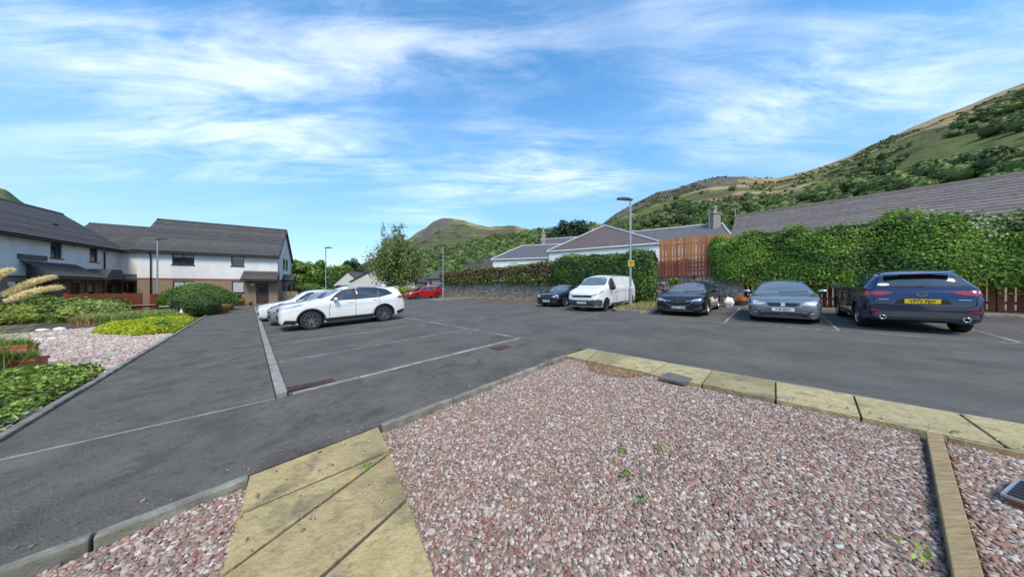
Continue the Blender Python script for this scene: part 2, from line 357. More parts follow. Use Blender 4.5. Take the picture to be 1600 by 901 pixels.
car_park = slab('car_park', [(.42, 5.18), (5.5, 5.18), (5.5, -24), (19.3, -24), (19.3, 1), (18.3, 14), (18.2, 52), (.42, 52)], 0, .12, asphalt)
footpath = slab('footpath', [(-1.86, 5.215), (.26, 4.995), (.26, 46), (-1.86, 46)], .055, .16, asphalt_path)
footway = slab('footway', [(-14, 3.12), (5.42, 3.12), (5.42, 4.99), (.26, 4.99), (-1.86, 5.21), (-14, 5.21)], .05, .16, asphalt_path)
slab('garden_soil', [(-26, 5.1), (-1.98, 5.1), (-1.98, 40), (-26, 40)], .0, .1, soil)
slab('gravel_ground', [(-14, -9), (4.62, -9), (4.62, 2.98), (-14, 2.98)], -.015, .1, gravel_bed)
# kerbs, one stone at a time
def kerb_run(name, a, b, width, dz, thick, m, length=.9, rnd=.006):
    """run of kerb stones from a to b (site grid) under one setting object"""
    root = empty(name, G3(*a)); tag(root, kind='structure'); a = np.array(a, float); b = np.array(b, float); T = np.linalg.norm(b-a); d = (b-a)/T; nn = np.array([-d[1], d[0]]); t = 0
    rg = random.Random(sum(map(ord, name))+int(a[0]*7))
    while t < T-.05:
        e = min(t+length, T); p0, p1 = a+d*(t+.006), a+d*(e-.006); j = rg.uniform(-rnd, rnd)
        o = slab('kerb_stone', [p0-nn*width/2, p1-nn*width/2, p1+nn*width/2, p0+nn*width/2], dz+j, thick, m, kind=None, bevel=.014)
        o.data.transform(Matrix.Translation(-root.location)); o.parent = root; t = e
    return root
kerb_run('bay_kerb', (.34, 5.2), (.36, 34), .13, .062, .18, concrete)
kerb_run('flush_kerb', (.45, 5.09), (5.4, 5.09), .10, .046, .16, concrete)
kerb_run('path_edging', (-1.92, 5.1), (-1.92, 42), .09, .095, .2, edging_m)
kerb_run('footway_edging', (-7, 3.05), (.0, 3.05), .075, .085, .2, edging_m)
kerb_run('footway_edging', (1.02, 3.05), (4.62, 3.05), .075, .085, .2, edging_m)
kerb_run('slab_edging', (5.47, 3.05), (5.47, -8), .05, .05, .2, concrete)
kerb_run('joint_strip', (-1.85, 5.22), (.26, 5.0), .035, .0585, .03, concrete, length=2.2, rnd=.0005)
# bay lines
def pline(a, b, w=.075):
    a = np.array(a, float); b = np.array(b, float); d = (b-a)/np.linalg.norm(b-a); n = np.array([-d[1], d[0]])*w/2
    mb = MB(); mb.face([G3(*(a-n), .004), G3(*(b-n), .004), G3(*(b+n), .004), G3(*(a+n), .004)])
    return mb.build('painted_line', paint_m, car_park)
for q in (7.65, 10.15, 12.45, 15.1, 17.6): pline((.46, q), (5.46, q))
pline((5.5, 5.2), (5.5, 20)); pline((5.58, 5.16), (5.52, 3.2), .05)
for q in (1.24, -1.29, -3.78, -6.3): pline((11.75, q), (18.0, q))
pline((11.78, 4.2), (11.6, -9)); pline((12.6, 12), (12.6, 20), .07); pline((12.3, 8.3), (12.2, 6.1)); pline((12.6, 11.9), (17.5, 11.9))
for p, q in ((4.9, 6.9), (4.75, 7.3), (4.5, 9.8)): pline((p, q), (p+.28, q+.12), .06); pline((p+.28, q+.12), (p+.33, q-.15), .05)
# yellow slabs leading to the viewer, and the row along the road
path_root = empty('paving_path', G3(.4, 2.5)); tag(path_root, kind='structure')
edge_root = empty('paving_edge', G3(5, 1)); tag(edge_root, kind='structure')
slab('slab_bedding', [(.03, 3.05), (-.28, .05), (.42, .05), (.95, 3.05)], .042, .1, soil); slab('slab_bedding', [(4.70, 2.95), (4.70, -5.5), (5.42, -5.5), (5.42, 2.95)], .035, .1, soil)
def piece(root, name, pts, dz, m, bevel=.005):
    o = slab(name, pts, dz, .16, m, kind=None, bevel=bevel); o.data.transform(Matrix.Translation(-root.location)); o.parent = root; return o
for poly in ([(.0, 3.085), (-.04, 2.63), (.935, 2.575), (1.0, 3.085)],
             [(-.05, 2.605), (-.11, 2.13), (.925, 2.54)],
             [(-.115, 2.10), (-.16, 1.60), (.81, 1.90), (.918, 2.505)],
             [(-.165, 1.57), (-.24, .95), (.62, .9), (.805, 1.865)],
             [(-.24, .92), (-.33, .0), (.46, 0), (.615, .87)]):
    piece(path_root, 'paving_slab', poly, .055, slab_m)
es = [3.0, 2.72, 2.05, 1.38, .72, -.02, -.72, -1.42, -2.12, -2.82, -3.5, -4.2, -4.9, -5.6]
for i in range(len(es)-1):
    a, b = es[i], es[i+1]+.018; sk = (.10, -.12, .08, .06, .02, .0, .05, -.02)[i % 8]; sk2 = (.10, -.12, .08, .06, .02, .0, .05, -.02)[(i+1) % 8]
    in0 = 4.66+RNG.uniform(-.015, .015)
    piece(edge_root, 'paving_slab', [(in0, a+sk), (in0, b+sk2), (5.44, b), (5.44, a)], .055+RNG.uniform(-.005, .005), slab_e)
tag(slab('broken_slab', [(4.46, 1.27), (4.48, .93), (4.75, .88), (4.82, 1.22)], .085, .05, slab_g, kind=None, bevel=.01), 'loose grey broken slab lying on the yellow edge slabs', 'slab')
tag(slab('timber_edging', [(4.60, -1.03), (4.62, -1.12), (.6, -.37), (.6, -.28)], .07, .16, timber, kind=None, bevel=.006), 'narrow weathered timber board edging across the pebbles', 'edging')
tag(slab('timber_gravel_board', [(4.64, -1.15), (4.64, -5.6), (4.60, -5.6), (4.60, -1.15)], .05, .16, timber, kind=None), 'dark timber gravel board along the edge slabs by planter', 'edging')

# pebbles: real stones, scattered by geometry nodes
def pebble_sources(tag_, m, k=6):
    col = bpy.data.collections.new('pebble_shapes_'+tag_)
    for i in range(k):
        bm = bmesh.new(); bmesh.ops.create_icosphere(bm, subdivisions=2, radius=.5)
        rg = random.Random(i+3); a = [rg.uniform(-1, 1) for _ in range(6)]; sx, sy, sz = rg.uniform(.85, 1.25), rg.uniform(.65, .95), rg.uniform(.45, .7)
        for v in bm.verts:
            c = v.co; f = 1+.16*math.sin(4*c.x+a[0]*3)*math.cos(5*c.y+a[1]*3)+.1*math.sin(7*c.z+a[2]*3)
            v.co = Vector((c.x*sx*f, c.y*sy*f, c.z*sz*f))
        me = bpy.data.meshes.new('pebble'); bm.to_mesh(me); bm.free(); me.polygons.foreach_set('use_smooth', [True]*len(me.polygons)); me.materials.append(m)
        col.objects.link(bpy.data.objects.new('pebble_%d' % i, me))
    return col
def scatter(name, P, rot, scl, col, material=None):
    """a point mesh whose points carry real stones or trees"""
    me = bpy.data.meshes.new(name); me.vertices.add(len(P)); me.vertices.foreach_set('co', np.asarray(P, np.float32).ravel())
    for nm, A in (('rot', rot), ('scl', scl)):
        at_ = me.attributes.new(nm, 'FLOAT_VECTOR', 'POINT'); at_.data.foreach_set('vector', np.asarray(A, np.float32).ravel())
    o = bpy.data.objects.new(name, me); C.objects.link(o)
    g = bpy.data.node_groups.new(name, 'GeometryNodeTree'); g.interface.new_socket('Geometry', in_out='INPUT', socket_type='NodeSocketGeometry'); g.interface.new_socket('Geometry', in_out='OUTPUT', socket_type='NodeSocketGeometry')
    gi = g.nodes.new('NodeGroupInput'); go = g.nodes.new('NodeGroupOutput'); ip = g.nodes.new('GeometryNodeInstanceOnPoints'); ci = g.nodes.new('GeometryNodeCollectionInfo')
    ci.inputs['Collection'].default_value = col; ci.inputs['Separate Children'].default_value = True; ci.inputs['Reset Children'].default_value = True
    ip.inputs['Pick Instance'].default_value = True
    def attr(nm):
        a = g.nodes.new('GeometryNodeInputNamedAttribute'); a.data_type = 'FLOAT_VECTOR'; a.inputs['Name'].default_value = nm; return a.outputs['Attribute']
    g.links.new(gi.outputs[0], ip.inputs['Points']); g.links.new(ci.outputs[0], ip.inputs['Instance'])
    g.links.new(attr('rot'), ip.inputs['Rotation']); g.links.new(attr('scl'), ip.inputs['Scale'])
    rv = g.nodes.new('FunctionNodeRandomValue'); rv.data_type = 'INT'; rv.inputs[4].default_value = 0; rv.inputs[5].default_value = len(col.objects)-1
    g.links.new(rv.outputs[2], ip.inputs['Instance Index']); g.links.new(ip.outputs[0], go.inputs[0])
    md = o.modifiers.new('scatter', 'NODES'); md.node_group = g; return o
def pebble_mat(name, stops, rough=.75):
    m = bpy.data.materials.new(name); m.use_nodes = True; t = m.node_tree; b = t.nodes['Principled BSDF']
    oi = t.nodes.new('ShaderNodeObjectInfo'); cr = t.nodes.new('ShaderNodeValToRGB'); cr.color_ramp.interpolation = 'CONSTANT'
    el = cr.color_ramp.elements; el[0].position = 0; el[0].color = (*stops[0][1], 1); el[1].position = stops[1][0]; el[1].color = (*stops[1][1], 1)
    for p, c in stops[2:]: e = el.new(p); e.color = (*c, 1)
    no = t.nodes.new('ShaderNodeTexNoise'); no.inputs['Scale'].default_value = 3; tcn = t.nodes.new('ShaderNodeTexCoord'); t.links.new(tcn.outputs['Object'], no.inputs['Vector'])
    mr = t.nodes.new('ShaderNodeMapRange'); mr.inputs[3].default_value = .72; mr.inputs[4].default_value = 1.28; t.links.new(no.outputs['Fac'], mr.inputs[0])
    hv = t.nodes.new('ShaderNodeHueSaturation'); t.links.new(oi.outputs['Random'], cr.inputs[0]); t.links.new(cr.outputs[0], hv.inputs['Color']); t.links.new(mr.outputs[0], hv.inputs['Value'])
    t.links.new(hv.outputs[0], b.inputs['Base Color']); b.inputs['Roughness'].default_value = rough; return m
peb = pebble_mat('pebbles', [(0, (.32, .225, .18)), (.16, (.25, .165, .128)), (.34, (.36, .275, .225)), (.46, (.18, .13, .108)), (.58, (.40, .345, .29)), (.68, (.26, .14, .105)), (.76, (.155, .135, .12)), (.86, (.47, .43, .385)), (.93, (.20, .085, .07)), (.975, (.32, .19, .12))])
peb_far = pebble_mat('garden_pebbles', [(0, (.40, .32, .27)), (.2, (.46, .36, .31)), (.5, (.35, .27, .22)), (.75, (.55, .49, .44)), (.9, (.30, .17, .13))])
PC = pebble_sources('pink', peb); PCF = pebble_sources('garden', peb_far, 4)
def pip(p, q, poly):
    ins = np.zeros(len(p), bool); n = len(poly)
    for i in range(n):
        (x1, y1), (x2, y2) = poly[i], poly[(i+1) % n]
        c = ((y1 > q) != (y2 > q)) & (p < (x2-x1)*(q-y1)/(y2-y1+1e-12)+x1); ins ^= c
    return ins
def stones(name, poly, sp, size, col, dz, holes=(), seed=3, layers=1):
    rg = np.random.default_rng(seed); po = np.array(poly); lo, hi = po.min(0), po.max(0); PP = []
    for l in range(layers):
        a, b = np.meshgrid(np.arange(lo[0], hi[0], sp), np.arange(lo[1], hi[1], sp)); p = a.ravel()+rg.uniform(-.5, .5, a.size)*sp; q = b.ravel()+rg.uniform(-.5, .5, a.size)*sp
        k = pip(p, q, poly)
        for h in holes: k &= ~pip(p, q, h)
        p, q = p[k], q[k]; x, y = (p-q)*S2, (p+q)*S2
        hump = .012*np.sin(p*2.3+1)*np.sin(q*2.9)+.008*np.sin(p*6.1)*np.cos(q*5.3)
        z = GA*x+GB*y+dz+l*size*.42+hump+rg.uniform(-.3, .3, len(p))*size*.5; PP.append(np.stack([x, y, z], 1))
    P = np.concatenate(PP); n = len(P)
    rot = np.stack([rg.normal(0, .45, n), rg.normal(0, .45, n), rg.uniform(0, 6.28, n)], 1)
    s = size*np.clip(rg.lognormal(0, .28, n), .5, 1.9); scl = np.stack([s*rg.uniform(.85, 1.2, n), s, s*rg.uniform(.9, 1.15, n)], 1)
    o = scatter(name, P, rot, scl, col); tag(o, kind='stuff'); return o
tb = [(4.60, -1.02), (4.62, -1.13), (.6, -.38), (.6, -.27)]
tag(stones('pink_gravel', [(.96, 3.02), (.60, 1.0), (.42, 0.), (.4, -.25), (4.62, -1.0), (4.64, 3.02)], .0178, .025, PC, -.008, seed=3, layers=2), 'bed of pink and white pebbles filling the foreground', 'gravel')
tag(stones('planter_gravel', [(1.2, -.5), (4.62, -1.14), (4.6, -2.6), (3.2, -2.6), (1.2, -1.4)], .0178, .025, PC, -.008, seed=5, layers=2), 'pebbles on the far side of the timber edging', 'gravel')
tag(stones('path_side_gravel', [(-2.6, 3.0), (.0, 3.0), (-.2, 1.2), (-.6, .7), (-2.0, 2.2)], .0178, .0255, PC, -.005, seed=6, layers=2), 'pebbles left of the yellow slab path below the footway', 'gravel')
tag(stones('garden_gravel', [(-2.0, 9.2), (-2.0, 15.9), (-3, 16.5), (-4.5, 19.3), (-5.0, 22.3), (-9.0, 22.5), (-11, 17), (-10.5, 12), (-5, 8)], .055, .062, PCF, .03, seed=8), 'pinkish pebble area in the garden beside the footpath', 'gravel')
tag(stones('stray_pebbles', [(.0, 3.05), (-.3, .4), (.5, .4), (.95, 3.05)], .17, .018, PC, .062, seed=12), 'a few stray pebbles kicked onto the yellow slab path', 'pebbles')
tag(stones('edge_pebbles', [(4.68, 2.9), (4.68, -2.4), (4.85, -2.4), (4.85, 2.9)], .11, .018, PC, .066, seed=13), 'a few stray pebbles lying on the edge slabs', 'pebbles')
tag(stones('footway_pebbles', [(-3, 3.14), (4.5, 3.14), (4.5, 3.35), (-3, 3.35)], .14, .016, PC, .055, seed=14), 'stray pebbles scattered on the footway by its edging', 'pebbles')
# ================================================================== HILLS
def vnoise(x, y, seed=0):
    """cheap smooth value noise"""
    rg = np.random.default_rng(seed); T = rg.uniform(-1, 1, (64, 64)); xi = np.floor(x).astype(int); yi = np.floor(y).astype(int); fx = x-xi; fy = y-yi
    fx = fx*fx*(3-2*fx); fy = fy*fy*(3-2*fy); g = lambda a, b: T[a % 64, b % 64]
    return (g(xi, yi)*(1-fx)+g(xi+1, yi)*fx)*(1-fy)+(g(xi, yi+1)*(1-fx)+g(xi+1, yi+1)*fx)*fy
def fbm(x, y, s, o=4, seed=0): return sum(vnoise(x/s*2**k, y/s*2**k, seed+k)/2**k for k in range(o))
def hill_mat(name, greens, tan, rock, heath, tanbias, k=1., bd=4):
    m = bpy.data.materials.new(name); m.use_nodes = True; t = m.node_tree; b = t.nodes['Principled BSDF']; b.inputs['Roughness'].default_value = .95; b.inputs['Specular IOR Level'].default_value = .1
    L = t.links.new; geo = t.nodes.new('ShaderNodeNewGeometry')
    def noise(sc_, st, det=8, rough=.62):
        mp = t.nodes.new('ShaderNodeMapping'); mp.inputs['Scale'].default_value = st; L(geo.outputs['Position'], mp.inputs[0])
        n = t.nodes.new('ShaderNodeTexNoise'); n.inputs['Scale'].default_value = sc_*k; n.inputs['Detail'].default_value = det; n.inputs['Roughness'].default_value = rough; n.inputs['Distortion'].default_value = .5; L(mp.outputs[0], n.inputs['Vector']); return n.outputs['Fac']
    def rng_(f, a, c):
        n = t.nodes.new('ShaderNodeMapRange'); n.inputs[1].default_value = a; n.inputs[2].default_value = c; L(f, n.inputs[0]); return n.outputs[0]
    def mixc(f, A, B):
        n = t.nodes.new('ShaderNodeMix'); n.data_type = 'RGBA'; L(f, n.inputs[0])
        for i, c in ((6, A), (7, B)):
            if isinstance(c, tuple): n.inputs[i].default_value = (*c, 1)
            else: L(c, n.inputs[i])
        return n.outputs[2]
    c = mixc(rng_(noise(.03, (1, 1, 1)), .35, .65), greens[0], greens[1])
    c = mixc(rng_(noise(.016, (1, 1, 3)), .46, .57), c, heath)
    c = mixc(rng_(noise(.05, (1, 1, 2.2), 8, .7), .54, .62), c, tuple(v*.5 for v in greens[0]))
    c = mixc(rng_(noise(.04, (1, 1, 2.6), 7), .60, .68), c, tuple(v*1.35 for v in greens[1]))
    at_ = t.nodes.new('ShaderNodeAttribute'); at_.attribute_name = 'up'
    tn = t.nodes.new('ShaderNodeMath'); tn.operation = 'ADD'; L(noise(.014, (1, 1, 5.5)), tn.inputs[0])
    ml = t.nodes.new('ShaderNodeMath'); ml.operation = 'MULTIPLY_ADD'; L(at_.outputs['Fac'], ml.inputs[0]); ml.inputs[1].default_value = .26; ml.inputs[2].default_value = tanbias; L(ml.outputs[0], tn.inputs[1])
    c = mixc(rng_(tn.outputs[0], .60, .66), c, tan)
    rk = t.nodes.new('ShaderNodeAttribute'); rk.attribute_name = 'crag'
    tr = t.nodes.new('ShaderNodeMath'); tr.operation = 'ADD'; L(noise(.035, (1, 1, 2.5), 10, .7), tr.inputs[0]); L(rk.outputs['Fac'], tr.inputs[1])
    c = mixc(rng_(tr.outputs[0], .80, .98), c, rock)
    hv = t.nodes.new('ShaderNodeHueSaturation'); L(c, hv.inputs['Color']); n = t.nodes.new('ShaderNodeMapRange'); n.inputs[3].default_value = .35; n.inputs[4].default_value = 1.65; L(noise(.11, (1, 1, 1.6), 9, .75), n.inputs[0]); L(n.outputs[0], hv.inputs['Value'])
    L(hv.outputs[0], b.inputs['Base Color'])
    bp = t.nodes.new('ShaderNodeBump'); bp.inputs['Strength'].default_value = 1; bp.inputs['Distance'].default_value = bd; L(noise(.09, (1, 1, 1), 8), bp.inputs['Height']); L(bp.outputs[0], b.inputs['Normal'])
    return m
def hill(name, prof, r0, rr, rb, m, na, nr, rough, crag_f, prof_pow=1.0, seed=0, zb=1.0):
    """height field round the site: prof lists (bearing u, skyline v), rr(theta) is the distance of the ridge"""
    us = np.array([p[0] for p in prof], float); vs = np.array([p[1] for p in prof], float); th = np.arctan((us-800)/410); el = (450-vs)/410*np.cos(th)   # rise per metre of distance
    A = np.linspace(th[0], th[-1], na); E_ = np.interp(A, th, el); RR = rr(A); ts = np.concatenate([np.linspace(0, 1, nr), np.linspace(1.06, 2, 8)])
    V = np.zeros((na, len(ts), 3)); up = np.zeros((na, len(ts))); cr = np.zeros((na, len(ts)))
    for j, t in enumerate(ts):
        r = r0(A)+(RR-r0(A))*t if t <= 1 else RR+(rb-RR)*(t-1)
        x, y = r*np.sin(A), r*np.cos(A); ridge = EYE+E_*RR
        base = gz(0, 60)+zb
        z = base+(ridge-base)*(t**prof_pow if t <= 1 else max(0, 1-(t-1))**1.0)
        amp = rough*np.clip(ridge-base, 2, 400)*(np.sin(math.pi*min(t, 1))*.8+.22*(t > .9))
        z = z+amp*(fbm(x, y, 90, 5, seed)*.5+.35*np.abs(fbm(x, y, 40, 4, seed+9)))*(1 if t <= 1 else .4)-(amp*.12)
        V[:, j] = np.stack([x, y, np.maximum(z, -1)], 1); up[:, j] = min(t, 1.); cr[:, j] = crag_f(A, t)
    m_ = len(ts); I = np.arange(na*m_).reshape(na, m_); F = np.stack([I[:-1, :-1].ravel(), I[1:, :-1].ravel(), I[1:, 1:].ravel(), I[:-1, 1:].ravel()], 1)[:, ::-1]
    me = npmesh(name, V.reshape(-1, 3), F); 
    for nm, a in (('up', up), ('crag', cr)): q = me.attributes.new(nm, 'FLOAT', 'POINT'); q.data.foreach_set('value', a.ravel().astype(np.float32))
    o = link(name, me, m, smooth=True); tag(o, kind='structure'); return A, ts, V
u2t = lambda u: math.atan((u-800)/410)
hm_far = hill_mat('far_hill', ((.075, .105, .045), (.115, .135, .055)), (.27, .225, .12), (.13, .118, .108), (.115, .10, .065), -.09, .5, 14)
hm_mid = hill_mat('near_hill', ((.085, .112, .038), (.128, .160, .052)), (.32, .245, .135), (.115, .105, .092), (.105, .088, .050), -.07)
# the rocky peak far up the valley
hill('far_hill', [(505, 446), (530, 432), (556, 416), (585, 402), (600, 397), (622, 384), (640, 372), (652, 363), (664, 357), (676, 347), (690, 341), (702, 341), (712, 342), (722, 342), (738, 348), (752, 351), (765, 355), (778, 353), (795, 352), (808, 353), (822, 356), (838, 361), (850, 365), (870, 372), (930, 395), (1000, 420)],
     lambda A: 420+0*A, lambda A: 1150+0*A, 1900, hm_far, 260, 70, .085, lambda A, t: (.46*np.clip(1.25-np.abs(A-u2t(680))/.12, 0, 1)*(t > .45) if t <= 1 else .2+0*A), .85, 3)
hill('left_hill', [(-900, 330), (-500, 300), (-250, 285), (-60, 288), (0, 293), (12, 297), (30, 312), (60, 330), (110, 352), (160, 380), (230, 430), (300, 446)],
     lambda A: 160+0*A, lambda A: 330+0*A, 600, hm_mid, 120, 40, .05, lambda A, t: .3*(t > .8)+0*A, .9, 21)
near_r0 = lambda A: np.interp(A, [u2t(480), u2t(800), u2t(1000), u2t(1600), 1.9], [230, 140, 100, 85, 80])
near_rr = lambda A: np.interp(A, [u2t(480), u2t(800), u2t(950), u2t(1150), u2t(1350), u2t(1600), 1.9], [420, 420, 400, 400, 400, 480, 480])
nA, nT, nV = hill('near_hill', [(440, 448), (520, 438), (560, 428), (620, 412), (680, 397), (740, 384), (800, 374), (850, 367), (900, 366), (925, 360), (937, 352), (955, 338), (975, 326), (1000, 314), (1030, 300), (1060, 293), (1085, 285), (1110, 279), (1140, 276), (1165, 276), (1190, 279), (1215, 279), (1240, 273), (1265, 266), (1290, 258), (1310, 250), (1330, 243), (1350, 232), (1375, 221), (1400, 209), (1425, 197), (1450, 187), (1475, 177), (1500, 169), (1530, 157), (1560, 144), (1600, 128), (1700, 95), (1850, 50), (2200, -40), (3000, -160), (4500, -300)],
     near_r0, near_rr, 900, hm_mid, 420, 80, .06,
     lambda A, t: np.clip(.50*(t > .6)*np.clip((A-u2t(930))/.02, 0, 1)*np.clip((u2t(1180)-A)/.05, 0, 1)+.30*(t > .93)*(A > u2t(1100)), 0, 1)+0*A, .88, 40)
# woods on the slopes: tree crowns too far off to count
def crown_sources(m):
    col = bpy.data.collections.new('crown_shapes')
    for i in range(5):
        rg = np.random.default_rng(50+i); P = []; D = []
        for k in range(16):
            v = rg.normal(size=3); v /= np.linalg.norm(v); c = v*np.array([.36, .36, .30])*rg.uniform(.5, 1.05)+np.array([0, 0, .48]); q = rg.normal(size=(26, 3)); q /= np.linalg.norm(q, axis=1, keepdims=True)
            P.append(c+q*rg.uniform(.5, 1, (26, 1))*.23); D.append(q+np.array([0, 0, .4]))
        me = leaf_mesh('crown', np.concatenate(P), .115, np.concatenate(D), rng=rg, aspect=1.2); me.materials.append(m)
        bm = bmesh.new(); bm.from_mesh(me); v0 = len(bm.verts); bmesh.ops.create_icosphere(bm, subdivisions=2, radius=.36, matrix=Matrix.Translation((0, 0, .46)))
        bm.to_mesh(me); bm.free(); col.objects.link(bpy.data.objects.new('crown_%d' % i, me))
    return col
CR = crown_sources(lf_wood)
def hill_trees(name, label, n, amin, amax, dens, size, seed):
    rg = np.random.default_rng(seed); P = []; S = []
    na, m_, _ = nV.shape; tmax = 80
    while len(P) < n:
        a = rg.uniform(amin, amax); t = rg.uniform(0, .98)
        if rg.uniform() > dens(a, t): continue
        i = np.interp(a, nA, np.arange(na)); j = t*(tmax-1); i0, j0 = int(min(i, na-2)), int(min(j, tmax-2)); v = nV[i0, j0]*(1-(i-i0))*(1-(j-j0))+nV[i0+1, j0]*(i-i0)*(1-(j-j0))+nV[i0, j0+1]*(1-(i-i0))*(j-j0)+nV[i0+1, j0+1]*(i-i0)*(j-j0)
        s = size(a, t)*rg.uniform(.55, 1.25); P.append(v-np.array([0, 0, .08*s])); S.append((s*rg.uniform(.9, 1.3), s*rg.uniform(.9, 1.3), s*rg.uniform(.75, 1.1)))
    P = np.array(P); rot = np.stack([0*P[:, 0], 0*P[:, 0], rg.uniform(0, 6.28, len(P))], 1)
    tag(scatter(name, P, rot, np.array(S), CR), label, 'trees', kind='stuff')
hill_trees('wooded_slope', 'dense green wood on the low slope below the peak', 1500, u2t(520), u2t(930), lambda a, t: 1 if t < .93 else .5, lambda a, t: 8+7*t, 1)
ffn = lambda a, t: float(fbm(np.array([a*600.]), np.array([t*220.]), 30, 3, 77)[0])
hill_trees('hillside_wood', 'trees and scrub growing up the right hand hillside', 1000, u2t(930), 1.35, lambda a, t: np.clip(.95-2.7*t+.8*ffn(a, t), 0, 1), lambda a, t: 6.0-3*t, 2)
hill_trees('hilltop_scrub', 'low dark scrub dotted over the upper hillside', 1500, u2t(940), 1.25, lambda a, t: np.clip(.1+1.1*ffn(a+3, t), 0, 1)*(t > .3), lambda a, t: 1.7, 3)

# ================================================================== BUILDINGS
def wall_holes(mb, s0, s1, z0, z1, holes, thick, T=None, mi=0):
    """front wall on d = 0 with real openings; holes = (s0, s1, z0, z1)"""
    S = sorted({s0, s1, *[h[0] for h in holes], *[h[1] for h in holes]}); Z = sorted({z0, z1, *[min(max(h[2], z0), z1) for h in holes], *[min(max(h[3], z0), z1) for h in holes]})
    for a, b in zip(S, S[1:]):
        for c, d in zip(Z, Z[1:]):
            ms, mz = (a+b)/2, (c+d)/2
            if any(h[0] < ms < h[1] and h[2] < mz < h[3] for h in holes): continue
            mb.face([(a, 0, c), (b, 0, c), (b, 0, d), (a, 0, d)], mi)
    for a, b, c, d in holes:
        c, d = max(c, z0), min(d, z1)
        if c >= d: continue
        mb.face([(a, 0, c), (a, thick, c), (a, thick, d), (a, 0, d)], mi); mb.face([(b, 0, c), (b, 0, d), (b, thick, d), (b, thick, c)], mi)
        mb.face([(a, 0, d), (a, thick, d), (b, thick, d), (b, 0, d)], mi); mb.face([(a, 0, c), (b, 0, c), (b, thick, c), (a, thick, c)], mi)
def window(parent, s0, s1, z0, z1, mull=1, blind=0., fm=None, d0=.07, sill=True, M=None):
    """window set in a reveal: frame with panes (and a blind behind) as pieces"""
    fm = fm or frame_m; f = MB(); t = .06
    f.box(s0, s0+t, d0, d0+.07, z0, z1); f.box(s1-t, s1, d0, d0+.07, z0, z1); f.box(s0+t, s1-t, d0, d0+.07, z0, z0+t); f.box(s0+t, s1-t, d0, d0+.07, z1-t, z1)
    n = mull; W = (s1-s0-2*t)
    for k in range(1, n): c = s0+t+W*k/n; f.box(c-.03, c+.03, d0, d0+.07, z0+t, z1-t)
    if sill: f.box(s0-.06, s1+.06, -.05, d0, z0-.07, z0-.002)
    fo = f.build('window', fm, parent)
    for k in range(n):
        a = s0+t+W*k/n+(.03 if k else 0); b = s0+t+W*(k+1)/n-(.03 if k < n-1 else 0)
        pz = z1-t-(z1-z0-2*t)*blind
        MB().box(a, b, d0+.03, d0+.04, z0+t, pz-.002).build('pane', pane_m, fo)
        if blind: MB().box(a, b, d0+.028, d0+.038, pz+.002, z1-t).build('pane', blind_m, fo)
    return fo
def door(parent, s0, s1, z0, z1, m=None, d0=.1, lights=True):
    mb = MB(); mb.box(s0, s0+.07, d0-.02, d0+.05, z0, z1); mb.box(s1-.07, s1, d0-.02, d0+.05, z0, z1); mb.box(s0+.07, s1-.07, d0-.02, d0+.05, z1-.07, z1); mb.box(s0+.07, s1-.07, d0, d0+.04, z0, z1-.07)
    for k in range(2):
        mb.box(s0+.15+k*(s1-s0-.3)/2+.02, s0+.15+(k+1)*(s1-s0-.3)/2-.02, d0-.012, d0, z0+.15, z0+.75)
    o = mb.build('door', m or brown_wood, parent)
    if lights:
        for k in range(2):
            for j in range(2):
                a = s0+.16+k*(s1-s0-.32)/2; MB().box(a+.02, a+(s1-s0-.32)/2-.02, d0-.01, d0+.001, z0+1.2+j*.32, z0+1.47+j*.32).build('pane', pane_m, o)
    MB().box((s0+s1)/2-.16, (s0+s1)/2+.16, d0-.02, d0-.004, z0+.95, z0+1.05).build('letter_box', chrome, o)
    MB().box(s0+.1, s0+.14, d0-.05, d0-.004, z0+.95, z0+1.12).build('handle', chrome, o)
    return o
def courses(parent, s0, s1, d0, z0, d1, z1, n, m, sag=.0, th=.035):
    """overlapping tile courses from the eave (d0, z0) up to the ridge (d1, z1)"""
    dd, dz_ = (d1-d0)/n, (z1-z0)/n; ln = math.hypot(dd, dz_); ang = math.atan2(dz_, dd)
    mb = MB(); mb.box(s0, s1, -.02, ln*1.06, -.005, .022, M=Matrix.Rotation(ang-.055, 4, 'X')); me = mb.mesh('tile_course'); me.materials.append(m)
    for i in range(n):
        o = link('tile_course', me, None, parent); o.location = (0, d0+dd*i, z0+dz_*i+.03)
